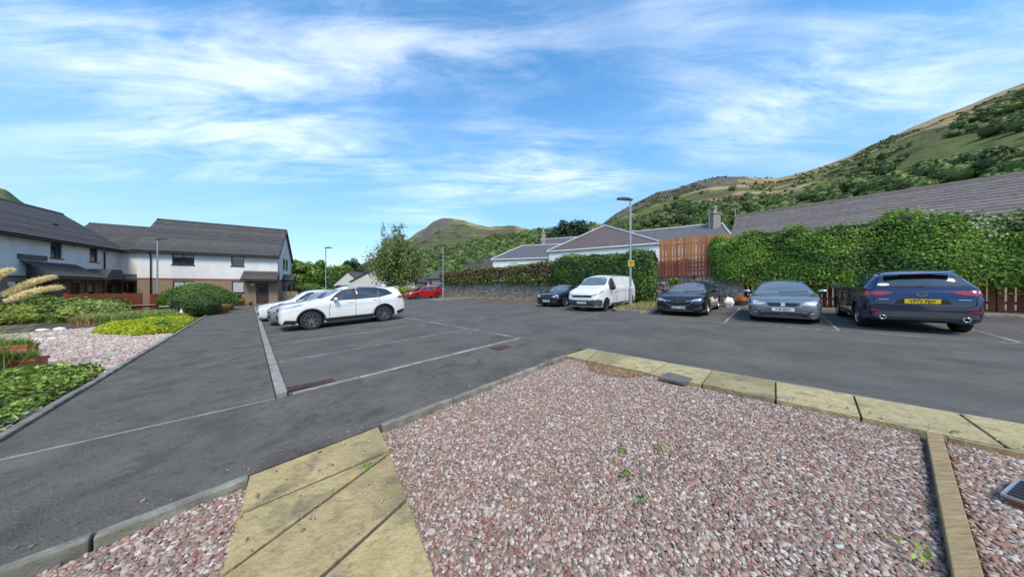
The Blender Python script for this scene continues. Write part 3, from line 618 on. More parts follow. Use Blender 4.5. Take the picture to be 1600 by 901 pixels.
def gable_block(root, L, D, z0, eave, ridge, wall_m, roof_m, front_holes=(), ov=.3, n=14, low=None, low_h=0, verge=.18, gut=True, front_courses=True, s_lo=0., roof_lo=None, roof_hi=None, band=True):
    """block with its front on d = 0, from s = s_lo to L, depth D: wall, lower wall, band, roof with tile courses, gutter"""
    k = (ridge-eave)/(D/2); mb = MB(); zb_ = low_h if low else z0
    wall_holes(mb, s_lo, L, zb_, eave, front_holes, .14)
    mb.face([(s_lo, D, zb_), (s_lo, D, eave), (L, D, eave), (L, D, zb_)])
    for s in (s_lo, L): mb.face([(s, 0, zb_), (s, D, zb_), (s, D, eave), (s, D/2, ridge), (s, 0, eave)])
    mb.build('wall', wall_m, root)
    if low:
        lb = MB(); wall_holes(lb, s_lo, L, z0-.4, low_h-.001, front_holes, .14); lb.face([(s_lo, D, z0-.4), (s_lo, D, low_h-.001), (L, D, low_h-.001), (L, D, z0-.4)])
        for s in (s_lo, L): lb.face([(s, 0, z0-.4), (s, D, z0-.4), (s, D, low_h-.001), (s, 0, low_h-.001)])
        lb.build('lower_wall', low, root)
        if band: MB().box(s_lo-.02, L+.02, -.02, D+.02, low_h-.07, low_h+.07).build('brick_band', band_m, root)
    a, b = (s_lo-verge if roof_lo is None else roof_lo), (L+verge if roof_hi is None else roof_hi)
    rb = MB(); e0 = eave-ov*k
    rb.face([(a, -ov, e0+.02), (b, -ov, e0+.02), (b, D/2, ridge+.02), (a, D/2, ridge+.02)]); rb.face([(b, D+ov, e0+.02), (a, D+ov, e0+.02), (a, D/2, ridge+.02), (b, D/2, ridge+.02)])
    rb.face([(a, -ov, e0-.12), (a, D/2, ridge-.12), (b, D/2, ridge-.12), (b, -ov, e0-.12)]); rb.face([(b, D+ov, e0-.12), (b, D/2, ridge-.12), (a, D/2, ridge-.12), (a, D+ov, e0-.12)])
    for s in (a, b): rb.face([(s, -ov, e0-.12), (s, -ov, e0+.02), (s, D/2, ridge+.02), (s, D/2, ridge-.12)]); rb.face([(s, D+ov, e0-.12), (s, D/2, ridge-.12), (s, D/2, ridge+.02), (s, D+ov, e0+.02)])
    rb.face([(a, -ov, e0-.12), (b, -ov, e0-.12), (b, -ov, e0+.02), (a, -ov, e0+.02)]); rb.face([(a, D+ov, e0-.12), (a, D+ov, e0+.02), (b, D+ov, e0+.02), (b, D+ov, e0-.12)])
    ro = rb.build('roof', roof_m, root)
    if front_courses: courses(ro, a-.01, b+.01, -ov-.03, e0+.02, D/2, ridge+.03, n, roof_m)
    MB().prism([(D/2-.14, ridge+.0), (D/2+.14, ridge+.0), (D/2+.05, ridge+.15), (D/2-.05, ridge+.15)], a, b, ax='x').build('ridge_tiles', roof_m, ro)
    if gut:
        g = MB(); g.box(a, b, -ov-.13, -ov-.02, e0-.16, e0-.04); g.box(a, b, -ov+.0, -.002, e0-.17, e0-.125); g.build('gutter', dark_trim, root)
        MB().box(b-.03, b+.02, -ov, D/2, 0, .001).v
    for s, sg in ((a, -1), (b, 1)):                    # barge boards
        bb = MB(); x0, x1 = (s-.03, s) if sg < 0 else (s, s+.03)
        for (da, za, dc, zc_) in ((-ov-.02, e0-.16, D/2, ridge-.14), (D+ov+.02, e0-.16, D/2, ridge-.14)):
            bb.face([(x0, da, za), (x0, da, za+.18), (x0, dc, zc_+.18), (x0, dc, zc_)]); bb.face([(x1, da, za), (x1, dc, zc_), (x1, dc, zc_+.18), (x1, da, za+.18)])
            bb.face([(x0, da, za), (x0, dc, zc_), (x1, dc, zc_), (x1, da, za)]); bb.face([(x0, da, za+.18), (x1, da, za+.18), (x1, dc, zc_+.18), (x0, dc, zc_+.18)])
        bb.build('barge_board', dark_trim, root)
def porch(root, s0, s1, z0, z1, proj, roof_m, n=4, posts=(), gz0=0, hip=0.):
    """lean-to canopy on the front"""
    rb = MB(); h = .12; a0, a1 = s0+hip, s1-hip
    rb.face([(s0, -proj, z0), (s1, -proj, z0), (a1, 0, z1), (a0, 0, z1)]); rb.face([(s0, -proj, z0-h), (a0, -.0, z0-h), (a1, 0, z0-h), (s1, -proj, z0-h)])
    rb.face([(s0, -proj, z0-h), (s1, -proj, z0-h), (s1, -proj, z0), (s0, -proj, z0)])
    rb.face([(s0, -proj, z0-h), (s0, -proj, z0), (a0, 0, z1), (a0, 0, z0-h)]); rb.face([(s1, -proj, z0-h), (a1, 0, z0-h), (a1, 0, z1), (s1, -proj, z0)])
    o = rb.build('porch_roof', roof_m, root)
    courses(o, s0+hip*.5, s1-hip*.5, -proj-.02, z0, 0, z1-.03, n, roof_m)
    MB().box(s0-.02, s1+.02, -proj-.1, -proj-.004, z0-h-.05, z0-.03).build('gutter', dark_trim, o)
    for s in posts: MB().box(s-.05, s+.05, -proj+.05, -proj+.15, gz0, z0-h).build('porch_post', brown_wood, root)
    return o
HROT = R(30)
def hpt(s, d): return (-25+.866*s-.5*d, 28+.5*s+.866*d)
HZ = -.10
# main house
root = empty('house', (*hpt(-9.5, 0), HZ), HROT); tag(root, 'white and buff brick house with brown door beside the footpath', 'house')
sx = lambda s: s+9.5
H1 = [(sx(-7.45), sx(-6.05), 3.92, 5.2), (sx(-3.55), sx(-2.6), 3.95, 5.22), (sx(-7.4), sx(-6.05), 1.25, 2.40), (sx(-3.5), sx(-2.62), 1.28, 2.42), (sx(-1.7), sx(-.72), .08, 2.22)]
gable_block(root, 9.5, 6.2, 0, 5.42, 8.45, render_w, tile_m, H1, ov=.35, n=17, low=brick_b, low_h=2.58)
window(root, *H1[0], mull=2, blind=.45); window(root, *H1[1], mull=1, blind=.42); window(root, *H1[2], mull=2, blind=.9); window(root, *H1[3], mull=1, blind=1.); door(root, *H1[4])
porch(root, sx(-2.62), sx(.15), 2.62, 3.5, .95, tile_m, 4, ())
MB().box(sx(-.02), sx(.0)+.02, .05, .15, 2.7, 5.2).build('corner_pipe', dark_trim, root)
g = MB(); g.tube([(.75, -.42, 5.0), (.82, -.1, 4.75), (.82, -.1, .1)], .045, 8); g.build('downpipe', dark_trim, root, smooth=True)
MB().box(sx(-2.1), sx(-1.85), -.1, 0, 2.0, 2.2).build('wall_lamp', white_obj, root)
for d in (2.2, 3.5): 
    f = MB().box(9.5, 9.54, d, d+.7, 3.8, 5.1).build('window', frame_m, root); MB().box(9.545, 9.55, d+.07, d+.63, 3.87, 5.03).build('pane', pane_m, f)
gp = MB(); gp.box(9.5, 10.5, 1.6, 3.2, 2.55, 2.65); gp.prism([(1.5, 2.66), (3.3, 2.66), (2.4, 3.3)], 9.5, 10.55, ax='x'); gp.build('side_porch', tile_m, root)
for d in (1.7, 3.1): MB().box(10.3, 10.4, d-.05, d+.05, 0, 2.55).build('porch_post', brown_wood, root)
MB().box(9.5, 9.53, 2.0, 2.9, 0, 2.1).build('side_door', brown_wood, root)
# link block between house and terrace
root = empty('house', (*hpt(-11.2, 1.25), HZ), HROT); tag(root, 'narrow recessed white link block between terrace and house', 'house')
gable_block(root, 1.7, 6.4, 0, 5.35, 7.75, render_w, tile_m, [(.25, .95, .08, 2.1)], ov=.3, n=15, low=brick_b, low_h=2.3, verge=0, roof_lo=-3.2, roof_hi=1.5, band=False)
door(root, .25, .95, .08, 2.1, lights=False); porch(root, -.3, 1.68, 2.5, 3.0, 1.2, tile_m, 3, (.0, 1.1))
# terrace along the left, facing the garden
TL = 26.
tro = hpt(-11.05, 1.2)                                  # its far end; s runs back towards the viewer's left
root = empty('terrace_block', (*hpt(-11.05, 1.2-TL), HZ), HROT+R(90)); tag(root, 'long white terrace with dark tiled roof at the left edge', 'house')
tx = lambda d: d-1.2+TL
HT = [(tx(-4.85), tx(-4.0), 3.85, 5.12), (tx(-1.8), tx(-1.0), 3.85, 5.12), (tx(-9.5), tx(-8.4), 3.85, 5.12)]
HD = [(tx(-7.0), tx(-6.1), .1, 2.15), (tx(-5.7), tx(-4.8), .1, 2.15), (tx(-3.4), tx(-2.6), .1, 2.15), (tx(-1.9), tx(-1.3), 1.0, 2.1), (tx(-.3), tx(.5), .1, 2.1)]
# the terrace front faces along -d of its own frame, which points at the garden
gable_block(root, TL, 6.2, 0, 5.35, 7.9, render_w, tile_m, HT+HD, ov=.35, n=16, low=brick_b, low_h=2.45, band=True)
for h in HT: window(root, *h, mull=1, blind=.0)
for i, h in enumerate(HD):
    if i == 3: window(root, *h, mull=1, blind=.6)
    else: door(root, *h, lights=(i < 2))
porch(root, tx(-7.2), tx(-2.6), 2.52, 3.5, 1.35, tile_m, 6, (tx(-4.4), tx(-2.8)), hip=.8)
MB().box(tx(-6.9), tx(-5.2), -.09, 0, 3.58, 3.9).build('porch_vent', slate_m, root)
pg = MB(); pg.prism([(tx(-2.6), 2.45), (tx(-.4), 2.45), (tx(-1.0), 3.25), (tx(-2.0), 3.25)], -1.2, 0, ax='y'); pg.build('gable_porch', tile_m, root)
for s in (-2.4, -.6): MB().box(tx(s)-.05, tx(s)+.05, -1.1, -1.0, 0, 2.45).build('porch_post', brown_wood, root)
g = MB(); g.tube([(tx(-.55), -.4, 4.95), (tx(-.55), -.09, 4.75), (tx(-.55), -.09, .1)], .045, 8); g.build('downpipe', dark_trim, root, smooth=True)
for s in (-7.3, -4.55): MB().box(tx(s)-.12, tx(s)+.12, -.12, 0, 1.9, 2.1).build('wall_lamp', white_obj, root)
MB().box(tx(-3.2), tx(-3.0), -.03, 0, 4.85, 5.0).build('wall_vent', dark_trim, root)
ci = MB(); ci.box(tx(-2.6), tx(-2.2), 1.2, 1.5, 6.2, 6.55); ci.build('roof_vent', dark_trim, root)

# generic far house: gable end towards the viewer or side-on
def far_house(name, label, loc, rot, L, D, eave, ridge, wm, rm, wins=(), gwins=(), chim=(), n=0, z0=-1, trim=None):
    root = empty(name, loc, rot); tag(root, label, 'house')
    gable_block(root, L, D, z0, eave, ridge, wm, rm, [w_[:4] for w_ in wins], ov=.35, n=max(n, 1), gut=True, front_courses=n > 0)
    for w_ in wins: window(root, *w_[:4], mull=w_[4] if len(w_) > 4 else 1, blind=w_[5] if len(w_) > 5 else .3, fm=trim)
    for side, d0, d1, a, b in gwins:
        s = L if side > 0 else 0; x0, x1 = (s, s+.04) if side > 0 else (s-.04, s)
        f = MB().box(x0, x1, d0, d1, a, b).build('window', trim or frame_m, root)
        x0, x1 = (s+.045, s+.05) if side > 0 else (s-.05, s-.045); MB().box(x0, x1, d0+.08, d1-.08, a+.08, b-.08).build('pane', pane_m, f)
    for s, d, zt in chim:
        MB().box(s-.45, s+.45, d-.35, d+.35, ridge-1.2, zt).build('chimney', mortar_m, root)
        c = MB(); c.lathe([(0, zt), (.17, zt), (.15, zt+.5), (.19, zt+.55), (.19, zt+.9), (0, zt+.9)], 10, Matrix.Translation((s, d, 0))); c.build('chimney_pot', concrete, root, smooth=True)
    return root
def turn(u, du=0): return 0
# beige bungalow behind the dark fence: gable towards us at u 545..600
p = at(648, 446, 52); far_house('bungalow', 'beige bungalow gable behind the dark fence and birch', (p.x, p.y, -.2), R(90), 14, 12.6, 3.3, 6.6, render_c, tile_m)
p = at(568, 446, 56); far_house('bungalow', 'low bungalow with a row of windows left of the beige gable', (p.x, p.y, -.2), R(90), 9, 6.6, 2.6, 5.5, render_c, tile_m, (), [(-1, .4, 1.6, 1.2, 2.5), (-1, 1.8, 3.0, 1.2, 2.5), (-1, 3.2, 4.4, 1.2, 2.5), (-1, 4.6, 5.8, 1.2, 2.5)])
p = at(667, 445, 58); far_house('house', 'small white two storey house behind the red car', (p.x, p.y, -.3), R(-38), 5.2, 6.4, 4.2, 6.1, render_w, tile_m, [(1.0, 1.9, .8, 1.7), (1.0, 1.9, 2.7, 3.6)], [(1, 1.2, 2.6, .7, 1.9), (1, 3.2, 4.2, 3.0, 3.9)])
p = at(718, 422, 70); far_house('house', 'small cream gabled house beyond the brown hedge', (p.x, p.y, 1.0), R(-40), 9, 5.5, 4.3, 7.4, render_c, tile_m, (), [(-1, 2, 3.2, 2.4, 4)])
p = at(744, 420, 62); far_house('house', 'dark roofed gabled house left of the white cottages', (p.x, p.y, 1.2), R(-48), 11, 6, 3.8, 7.8, render_c, tile_m, (), [(-1, 2.2, 3.6, 2.4, 4.2)])
# the white slate roofed cottages behind the wall: hipped and gabled ranges
def cottage(name, label, pts, z0, eave, ridge_a, ridge_b, ridge_z, wm, rm, wins=(), ridge_m=None):
    """four-cornered range with a (hipped) roof: pts counter-clockwise from front-left, ridge from a to b"""
    root = empty(name, (*pts[0], z0)); tag(root, label, 'cottage'); o = np.array([pts[0][0], pts[0][1]]); q = [np.array(p_)-o for p_ in pts]; ra, rb_ = np.array(ridge_a)-o, np.array(ridge_b)-o; E0 = eave-z0; RZ = ridge_z-z0
    mb = MB()
    for i in range(4): j = (i+1) % 4; mb.face([(*q[i], -1), (*q[j], -1), (*q[j], E0), (*q[i], E0)])
    mb.build('wall', wm, root)
    c = sum(q)/4; ex = [c+(v-c)*(1+.35/np.linalg.norm(v-c)) for v in q]; rm_ = MB(); e = [(*v, E0-.05) for v in ex]; A_, B_ = (*ra, RZ), (*rb_, RZ)
    rm_.face([e[0], e[1], B_, A_]); rm_.face([e[1], e[2], B_]); rm_.face([e[2], e[3], A_, B_]); rm_.face([e[3], e[0], A_]); rm_.face(e[::-1])
    ro = rm_.build('roof', rm, root)
    rl = MB(); lift = Vector((0, 0, .05))
    for a_, b_ in ((e[0], A_), (e[1], B_), (e[2], B_), (e[3], A_), (A_, B_)): rl.tube([Vector(a_)+lift, Vector(b_)+lift], .13, 6)
    rl.build('ridge_flashing', ridge_m or lead_m, ro)
    gt = MB()
    for i in range(4): gt.tube([Vector(e[i])+Vector((0, 0, -.06)), Vector(e[(i+1) % 4])+Vector((0, 0, -.06))], .08, 5)
    gt.build('gutter', white_obj, root)
    for i, t0, t1, a, b in wins:                        # windows on wall i between fractions t0..t1
        d = q[(i+1) % 4]-q[i]; L_ = np.linalg.norm(d); ang = math.atan2(d[1], d[0]); w0 = window(root, L_*t0, L_*t1, a-z0, b-z0, 1, .5, white_obj, d0=-.06, sill=False); w0.location = (*q[i], 0); w0.rotation_euler = (0, 0, ang)
    return root
A2 = lambda u, Y: (at(u, 450, Y).x, Y)
cottage('cottage', 'lower white cottage with a grey slate roof, leftmost range', [A2(770, 44), A2(868, 41), A2(880, 50), A2(795, 54)], 1.2, 6.5, A2(815, 48.5), A2(900, 46), 9.4, white_wall, slate_m, [(0, .30, .42, 4.6, 5.9)])
cottage('cottage', 'white cottage range with hipped purple slate roof behind clipped hedge', [A2(858, 38), A2(1030, 31), A2(1052, 38), A2(872, 46)], 1.2, 7.0, A2(944, 37.5), A2(947, 37.5), 10.5, white_wall, slate_p, [(0, .94, .98, 5.4, 6.2)])
cottage('cottage', 'long grey slate range with a tall chimney behind brown fence', [A2(985, 37), A2(1140, 31), A2(1118, 40), A2(975, 45)], 1.2, 7.6, A2(975, 41.5), A2(1128, 35.5), 10.35, white_wall, slate_m)
cottage('cottage', 'grey slate range behind the purple roof with chimney pot', [A2(850, 47), A2(905, 46), A2(900, 54), A2(840, 54)], 1.2, 8.6, A2(846, 50), A2(930, 47), 10.9, white_wall, slate_m)
def chimney(label, u, vb, vt, Y, wpx, pots, pm):
    b = at(u, vb, Y); t = at(u, vt, Y); wd = wpx/410*Y/2; root = empty('chimney_stack', b); tag(root, label, 'chimney'); h = t.z-b.z
    mb = MB(); mb.box(-wd, wd, -wd*.8, wd*.8, -2.5, h*.55); mb.box(-wd*1.2, wd*1.2, -wd, wd, h*.55, h*.62); mb.build('stack', mortar_m, root)
    for k in range(pots):
        c = MB(); x = 0 if pots == 1 else (k-.5)*wd; r = wd*.55; c.lathe([(0, h*.62), (r, h*.62), (r*.75, h*.68), (r*.8, h*.92), (r, h*.94), (r*.9, h), (0, h)], 10, Matrix.Translation((x, 0, 0))); c.build('chimney_pot', pm, root, smooth=True)
pot_m = mat('chimney_pot', (.42, .36, .24), .85, .2, 4)
chimney('tall stone chimney with a buff pot on long slate range', 1117, 350, 322, 35, 11, 1, pot_m)
chimney('slim chimney with buff pot and black cowl', 849, 376, 354, 48, 5.5, 1, pot_m)
chimney('short brown chimney on the purple slate roof', 927, 360, 353, 44, 7, 2, terracotta)
def aerial(label, u, vb, vt, Y, hook):
    b = at(u, vb, Y); h = at(u, vt, Y).z-b.z; root = empty('aerial', b); tag(root, label, 'aerial'); mb = MB()
    mb.tube([(0, 0, -1.5), (0, 0, h)], .035, 6); mb.build('mast', galv, root)
    mb = MB(); mb.tube([(-.5*hook, 0, h*.96), (.25*hook, 0, h)], .02, 5)
    for k in range(5): x = -.45*hook+k*.16*hook; mb.tube([(x, -.22, h*.97), (x, .22, h*.97)], .012, 4)
    mb.build('antenna', galv, root)
aerial('thin television aerial beside the tall stone chimney', 1108, 352, 329, 35, 1.2); aerial('curved aerial pole left of the long tiled roof', 1149, 350, 326, 30, 1)
# long tiled hall behind the ivy hedge
hx, hy = PQ(22.2, 1.9)
root = empty('hall', (hx, hy, .7), R(-45)); tag(root, 'long low building with grey brown tiled roof behind the ivy hedge', 'building')
gable_block(root, 26, 8.0, 0, 3.75, 6.35, render_c, tile_l, [(4.6, 6.2, 2.6, 3.5)], ov=.4, n=15, gut=True)
window(root, 4.6, 6.2, 2.6, 3.5, 2, .0, white_obj)
# ================================================================== STONE WALL, FENCES, HEDGES
def rubble_wall(name, label, a, b, h, thick=.45, z0=-.25, seed=2, size=.22):
    """mortared rubble wall: core plus one stone facing of irregular blocks"""
    A_, B_ = np.array(PQ(*a)), np.array(PQ(*b)); Lw = np.linalg.norm(B_-A_); ang = math.atan2(B_[1]-A_[1], B_[0]-A_[0]); g0 = gz(*A_); g1 = gz(*B_)
    root = empty(name, (A_[0], A_[1], g0), ang); tag(root, label, 'wall'); sl = (g1-g0)/Lw; rg = np.random.default_rng(seed)
    mb = MB(); mb.face([(0, 0, z0), (Lw, 0, z0+sl*Lw), (Lw, 0, h[1]+sl*Lw), (0, 0, h[0])]); mb.face([(0, thick, z0), (0, thick, h[0]), (Lw, thick, h[1]+sl*Lw), (Lw, thick, z0+sl*Lw)])
    mb.face([(0, 0, h[0]), (Lw, 0, h[1]+sl*Lw), (Lw, thick, h[1]+sl*Lw), (0, thick, h[0])]); mb.face([(0, 0, z0), (0, 0, h[0]), (0, thick, h[0]), (0, thick, z0)]); mb.face([(Lw, 0, z0+sl*Lw), (Lw, thick, z0+sl*Lw), (Lw, thick, h[1]+sl*Lw), (Lw, 0, h[1]+sl*Lw)])
    mb.build('wall_core', mortar_m, root)
    V = []; F = []; z = z0
    while z < max(h)-.05:
        rh = size*rg.uniform(.5, 1.0); x = rg.uniform(-.2, 0)
        while x < Lw:
            wd = size*rg.uniform(.6, 1.9); x0, x1 = max(x, 0)+.012, min(x+wd, Lw)-.012; top = h[0]+(h[1]-h[0])*max(0, min(1, x/Lw))+rg.uniform(-.03, .07)
            if x1-x0 > .06 and z < top-.06:
                zo = z; z = zo+rg.uniform(-.05, .05); rh_ = rh*rg.uniform(.75, 1.35)
                zz1 = min(z+rh_-.016, top); j = lambda s_: rg.uniform(-s_, s_)
                cx = [(x0+j(.045), z+.01+j(.045)), (x1+j(.045), z+.01+j(.045)), (x1+j(.045), zz1+j(.045)), (x0+j(.045), zz1+j(.045))]; d = rg.uniform(.015, .06); bb = len(V)
                mx, mz = (x0+x1)/2, (z+zz1)/2
                for px, pz in cx: V.append((px, .02, pz+sl*px))
                for px, pz in cx: V.append((mx+(px-mx)*.78, -d+j(.012), mz+(pz-mz)*.74+sl*px))
                for k in range(4): k2 = (k+1) % 4; F.append((bb+k, bb+k2, bb+4+k2, bb+4+k))
                F.append((bb+4, bb+5, bb+6, bb+7)); z = zo
            x += wd
        z += rh
    o = link('stone_facing', npmesh('stone_facing', V, F), stone_m, root); o['kind'] = 'stuff'; return root
rubble_wall('stone_wall', 'grey rubble wall behind the dark saloon, brown fence on top', (18.2, 12.9), (18.75, 1.15), (1.78, 1.72), seed=4)
rubble_wall('stone_wall', 'long rubble wall under the brown hedge beside lamp post', (17.95, 34), (18.2, 12.95), (1.75, 1.8), seed=5)
rubble_wall('stone_wall', 'low far wall behind the red car and birch', (13.0, 46), (17.95, 34.05), (.9, 1.3), seed=6, size=.34)
def picket_fence(name, label, a, b, zb, zt, m, bw, gap, rails=2, thick=.022, seed=0, jag=.01, cat='fence', back=True):
    """boards one by one on rails, between two site-grid points; zb, zt above the ground there (pairs)"""
    A_, B_ = Vector((*PQ(*a), 0)), Vector((*PQ(*b), 0)); L_ = (B_-A_).length; ang = math.atan2(B_.y-A_.y, B_.x-A_.x); root = empty(name, (A_.x, A_.y, 0), ang); tag(root, label, cat); rg = random.Random(seed)
    n = int(L_/(bw+gap)); me = None
    for i in range(n):
        x = i*(bw+gap); t = x/L_; z0_, z1_ = zb[0]+(zb[1]-zb[0])*t, zt[0]+(zt[1]-zt[0])*t
        if me is None: me = MB().box(0, bw, 0, thick, 0, 1).mesh('board'); me.materials.append(m)
        o = link('board', me, None, root); o.location = (x, rg.uniform(-.004, .004), z0_+rg.uniform(-jag, jag)); o.scale = (rg.uniform(.92, 1.04), 1, z1_-z0_+rg.uniform(-jag, jag)*2); o.rotation_euler = (0, rg.uniform(-.008, .008), 0)
    for k in range(rails):
        f = (k+.6)/(rails+.2); mb = MB(); za, zc_ = zb[0]+(zt[0]-zb[0])*f, zb[1]+(zt[1]-zb[1])*f; y0, y1 = (thick+.006, thick+.05)
        mb.face([(0, y0, za), (L_, y0, zc_), (L_, y0, zc_+.09), (0, y0, za+.09)]); mb.face([(0, y1, za), (0, y1, za+.09), (L_, y1, zc_+.09), (L_, y1, zc_)]); mb.face([(0, y0, za+.09), (L_, y0, zc_+.09), (L_, y1, zc_+.09), (0, y1, za+.09)]); mb.face([(0, y0, za), (0, y1, za), (L_, y1, zc_), (L_, y0, zc_)])
        mb.build('rail', m, root)
    x = 0
    while x <= L_: 
        t = min(1, x/L_); MB().box(x-.05, x+.05, thick+.052, thick+.15, zb[0]+(zb[1]-zb[0])*t-.2, zt[0]+(zt[1]-zt[0])*t-.05).build('post', m, root); x += 2.4
    return root
picket_fence('tall_fence', 'tall brown board fence standing on the rubble wall', (18.5, 5.15), (18.75, 1.7), (2.35, 2.4), (4.72, 4.66), fence_bro, .158, .014, 3, seed=2)
picket_fence('low_fence', 'low dark red board fence in front of the tall brown one', (18.36, 5.75), (18.62, 1.7), (2.3, 2.35), (3.32, 3.36), fence_red, .15, .03, 2, seed=3, jag=.03)
picket_fence('ivy_fence', 'dark red board fence half buried under the ivy hedge', (19.35, 1.35), (19.75, -16), (.72, .55), (2.1, 1.95), fence_red, .14, .035, 2, seed=4, jag=.02)
# ivy hedge
def hedge(name, label, path, thick, zb, zt, lm, n, size, seed, overhang=.25, lm2=None, frac2=0, cat='hedge', lump=.22, core_m=None, droop=.0, top2=None, lm3=None):
    """hedge along a site-grid polyline: leaf cards over a lumpy body with a dark solid core"""
    rg = np.random.default_rng(seed); pts = np.array([PQ(*p) for p in path]); seg = np.linalg.norm(np.diff(pts, axis=0), axis=1); cum = np.concatenate([[0], np.cumsum(seg)]); T = cum[-1]
    root = empty(name, (pts[0][0], pts[0][1], 0)); tag(root, label, cat); o0 = np.array([pts[0][0], pts[0][1], 0])
    def frame(s):
        i = np.clip(np.searchsorted(cum, s, 'right')-1, 0, len(seg)-1); t = (s-cum[i])/seg[i]; p = pts[i]+(pts[i+1]-pts[i])*t[:, None]; d = (pts[i+1]-pts[i])/seg[i][:, None]; return p, np.stack([-d[:, 1], d[:, 0]], 1), d
    f = lambda s: s/T
    lmp = lambda s, ph: lump*(np.sin(s*1.7+ph)*.5+np.sin(s*4.1+ph*2)*.3+np.sin(s*.6+ph)*.6)
    # body parametrised by s and angle round the cross-section (0 bottom front .. pi top .. back)
    s = rg.uniform(0, T, n); pm_, _, dm_ = frame(np.array([T/2])); nm_ = np.array([-dm_[0, 1], dm_[0, 0]]); fs = 1 if nm_ @ (-pm_[0]) > 0 else -1
    hh_ = np.mean(zt)-np.mean(zb); pr = rg.uniform(-.25*thick, hh_+thick*1.25, n)     # round the section: underside, front, top
    a = np.where(pr < 0, -math.pi/2+.25*math.pi*(1+pr/(.25*thick)), np.where(pr < hh_, np.arcsin(np.clip(-1+2*np.clip(pr, 0, hh_)/hh_, -1, 1)*.9999**1), math.pi/2+(pr-hh_)/(thick*1.25)*.55*math.pi))
    a = np.where((pr >= 0) & (pr < hh_), np.sign(-1+2*pr/hh_)*np.arcsin(np.abs(np.clip(-1+2*pr/hh_, -1, 1))**(1/.55)), a); a = a if fs > 0 else math.pi-a; ends = rg.uniform(0, 1, n) < .10; s[ends] = np.where(rg.uniform(0, 1, ends.sum()) < .5, 0, T)
    zb_ = np.interp(f(s), np.linspace(0, 1, len(zb)), zb)+lmp(s, 1.3)*.8; zt_ = np.interp(f(s), np.linspace(0, 1, len(zt)), zt)+lmp(s, 4.)*.7
    ca, sa = np.cos(a), np.sin(a); e = .55; cx = np.sign(ca)*np.abs(ca)**e; cz = np.sign(sa)*np.abs(sa)**e
    rad = np.where(ends, rg.uniform(0, 1, n)**.5, 1-.16*rg.uniform(0, 1, n)**2)*(1+.18*np.sin(s*3.3+a*3)*np.sin(a*4+s*1.1)*lump*2)
    off = cx*rad*thick/2*(1+lump*.6*np.sin(s*2.2)); zz = (zt_+zb_)/2+cz*rad*(zt_-zb_)/2
    lowfront = (sa < 0); zz = np.where(lowfront, (zt_+zb_)/2+cz*rad*(zt_-zb_)/2, zz)
    p, nn_, d = frame(s); ee = rg.uniform(0, 1, n); endp = np.where(ends, np.where(s <= 0, -1, 1)*overhang*ee, 0); rs_ = np.where(ends, np.sqrt(np.maximum(.05, 1-ee**2))/np.maximum(rad, .3)*rg.uniform(.75, 1, n), 1); off = off*np.where(ends, rs_*rad, 1); zz = np.where(ends, (zt_+zb_)/2+(zz-(zt_+zb_)/2)*rs_, zz)
    P = np.stack([p[:, 0]+nn_[:, 0]*off+d[:, 0]*endp, p[:, 1]+nn_[:, 1]*off+d[:, 1]*endp, zz], 1)
    P[:, 2] -= droop*rg.uniform(0, 1, n)**3
    nr = np.stack([nn_[:, 0]*ca+d[:, 0]*endp*3, nn_[:, 1]*ca+d[:, 1]*endp*3, sa+.35], 1)
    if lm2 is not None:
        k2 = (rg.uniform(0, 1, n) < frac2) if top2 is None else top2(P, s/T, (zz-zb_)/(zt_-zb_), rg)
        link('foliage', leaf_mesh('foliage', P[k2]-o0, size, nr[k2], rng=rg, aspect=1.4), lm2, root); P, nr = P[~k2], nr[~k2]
    if lm3 is not None:                                # darker leaf tone in uneven patches, breaks up the surface
        k3 = fbm(P[:, 0]+P[:, 1]*.3, P[:, 2]*1.4-P[:, 1], 1.1, 3, seed)+rg.uniform(-.25, .25, len(P)) > .28
        link('foliage', leaf_mesh('foliage', P[k3]-o0+rg.normal(0, .03, (k3.sum(), 3)), size*1.15, nr[k3], rng=rg, aspect=1.4), lm3, root); P, nr = P[~k3], nr[~k3]
    link('foliage', leaf_mesh('foliage', P-o0, size, nr, rng=rg, aspect=1.4), lm, root)
    m_ = 40; ss = np.linspace(0.03, T-.03, m_); zb_ = np.interp(f(ss), np.linspace(0, 1, len(zb)), zb)+lmp(ss, 1.3)*.8+.18; zt_ = np.interp(f(ss), np.linspace(0, 1, len(zt)), zt)+lmp(ss, 4.)*.7-.16; p, nn_, d = frame(ss); V = []; k = 10
    for j in range(k):
        th = 2*math.pi*j/k; cx = np.sign(math.cos(th))*abs(math.cos(th))**e; cz = np.sign(math.sin(th))*abs(math.sin(th))**e
        V.append(np.stack([p[:, 0]+nn_[:, 0]*cx*thick*.34, p[:, 1]+nn_[:, 1]*cx*thick*.34, (zt_+zb_)/2+cz*(zt_-zb_)/2], 1)-o0)
    V = np.stack(V, 1); I = np.arange(m_*k).reshape(m_, k); F = [(I[i, j], I[i+1, j], I[i+1, (j+1) % k], I[i, (j+1) % k]) for i in range(m_-1) for j in range(k)]
    mb = MB(); mb.v = [tuple(v) for v in V.reshape(-1, 3)]; mb.f = [list(map(int, q)) for q in F]+[list(map(int, I[0])), list(map(int, I[-1]))]; mb.m = [0]*len(mb.f); mb.build('inner_core', core_m or foliage_core, root, smooth=True)
    return root
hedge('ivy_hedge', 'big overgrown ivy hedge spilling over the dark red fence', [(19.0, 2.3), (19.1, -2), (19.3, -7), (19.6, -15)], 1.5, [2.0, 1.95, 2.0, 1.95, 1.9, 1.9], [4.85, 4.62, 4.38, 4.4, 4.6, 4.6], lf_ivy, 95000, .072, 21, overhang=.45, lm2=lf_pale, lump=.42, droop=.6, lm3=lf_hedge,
      top2=lambda P, t, h, rg: (h > .72) & (t > .42) & (rg.uniform(0, 1, len(t)) < .55))
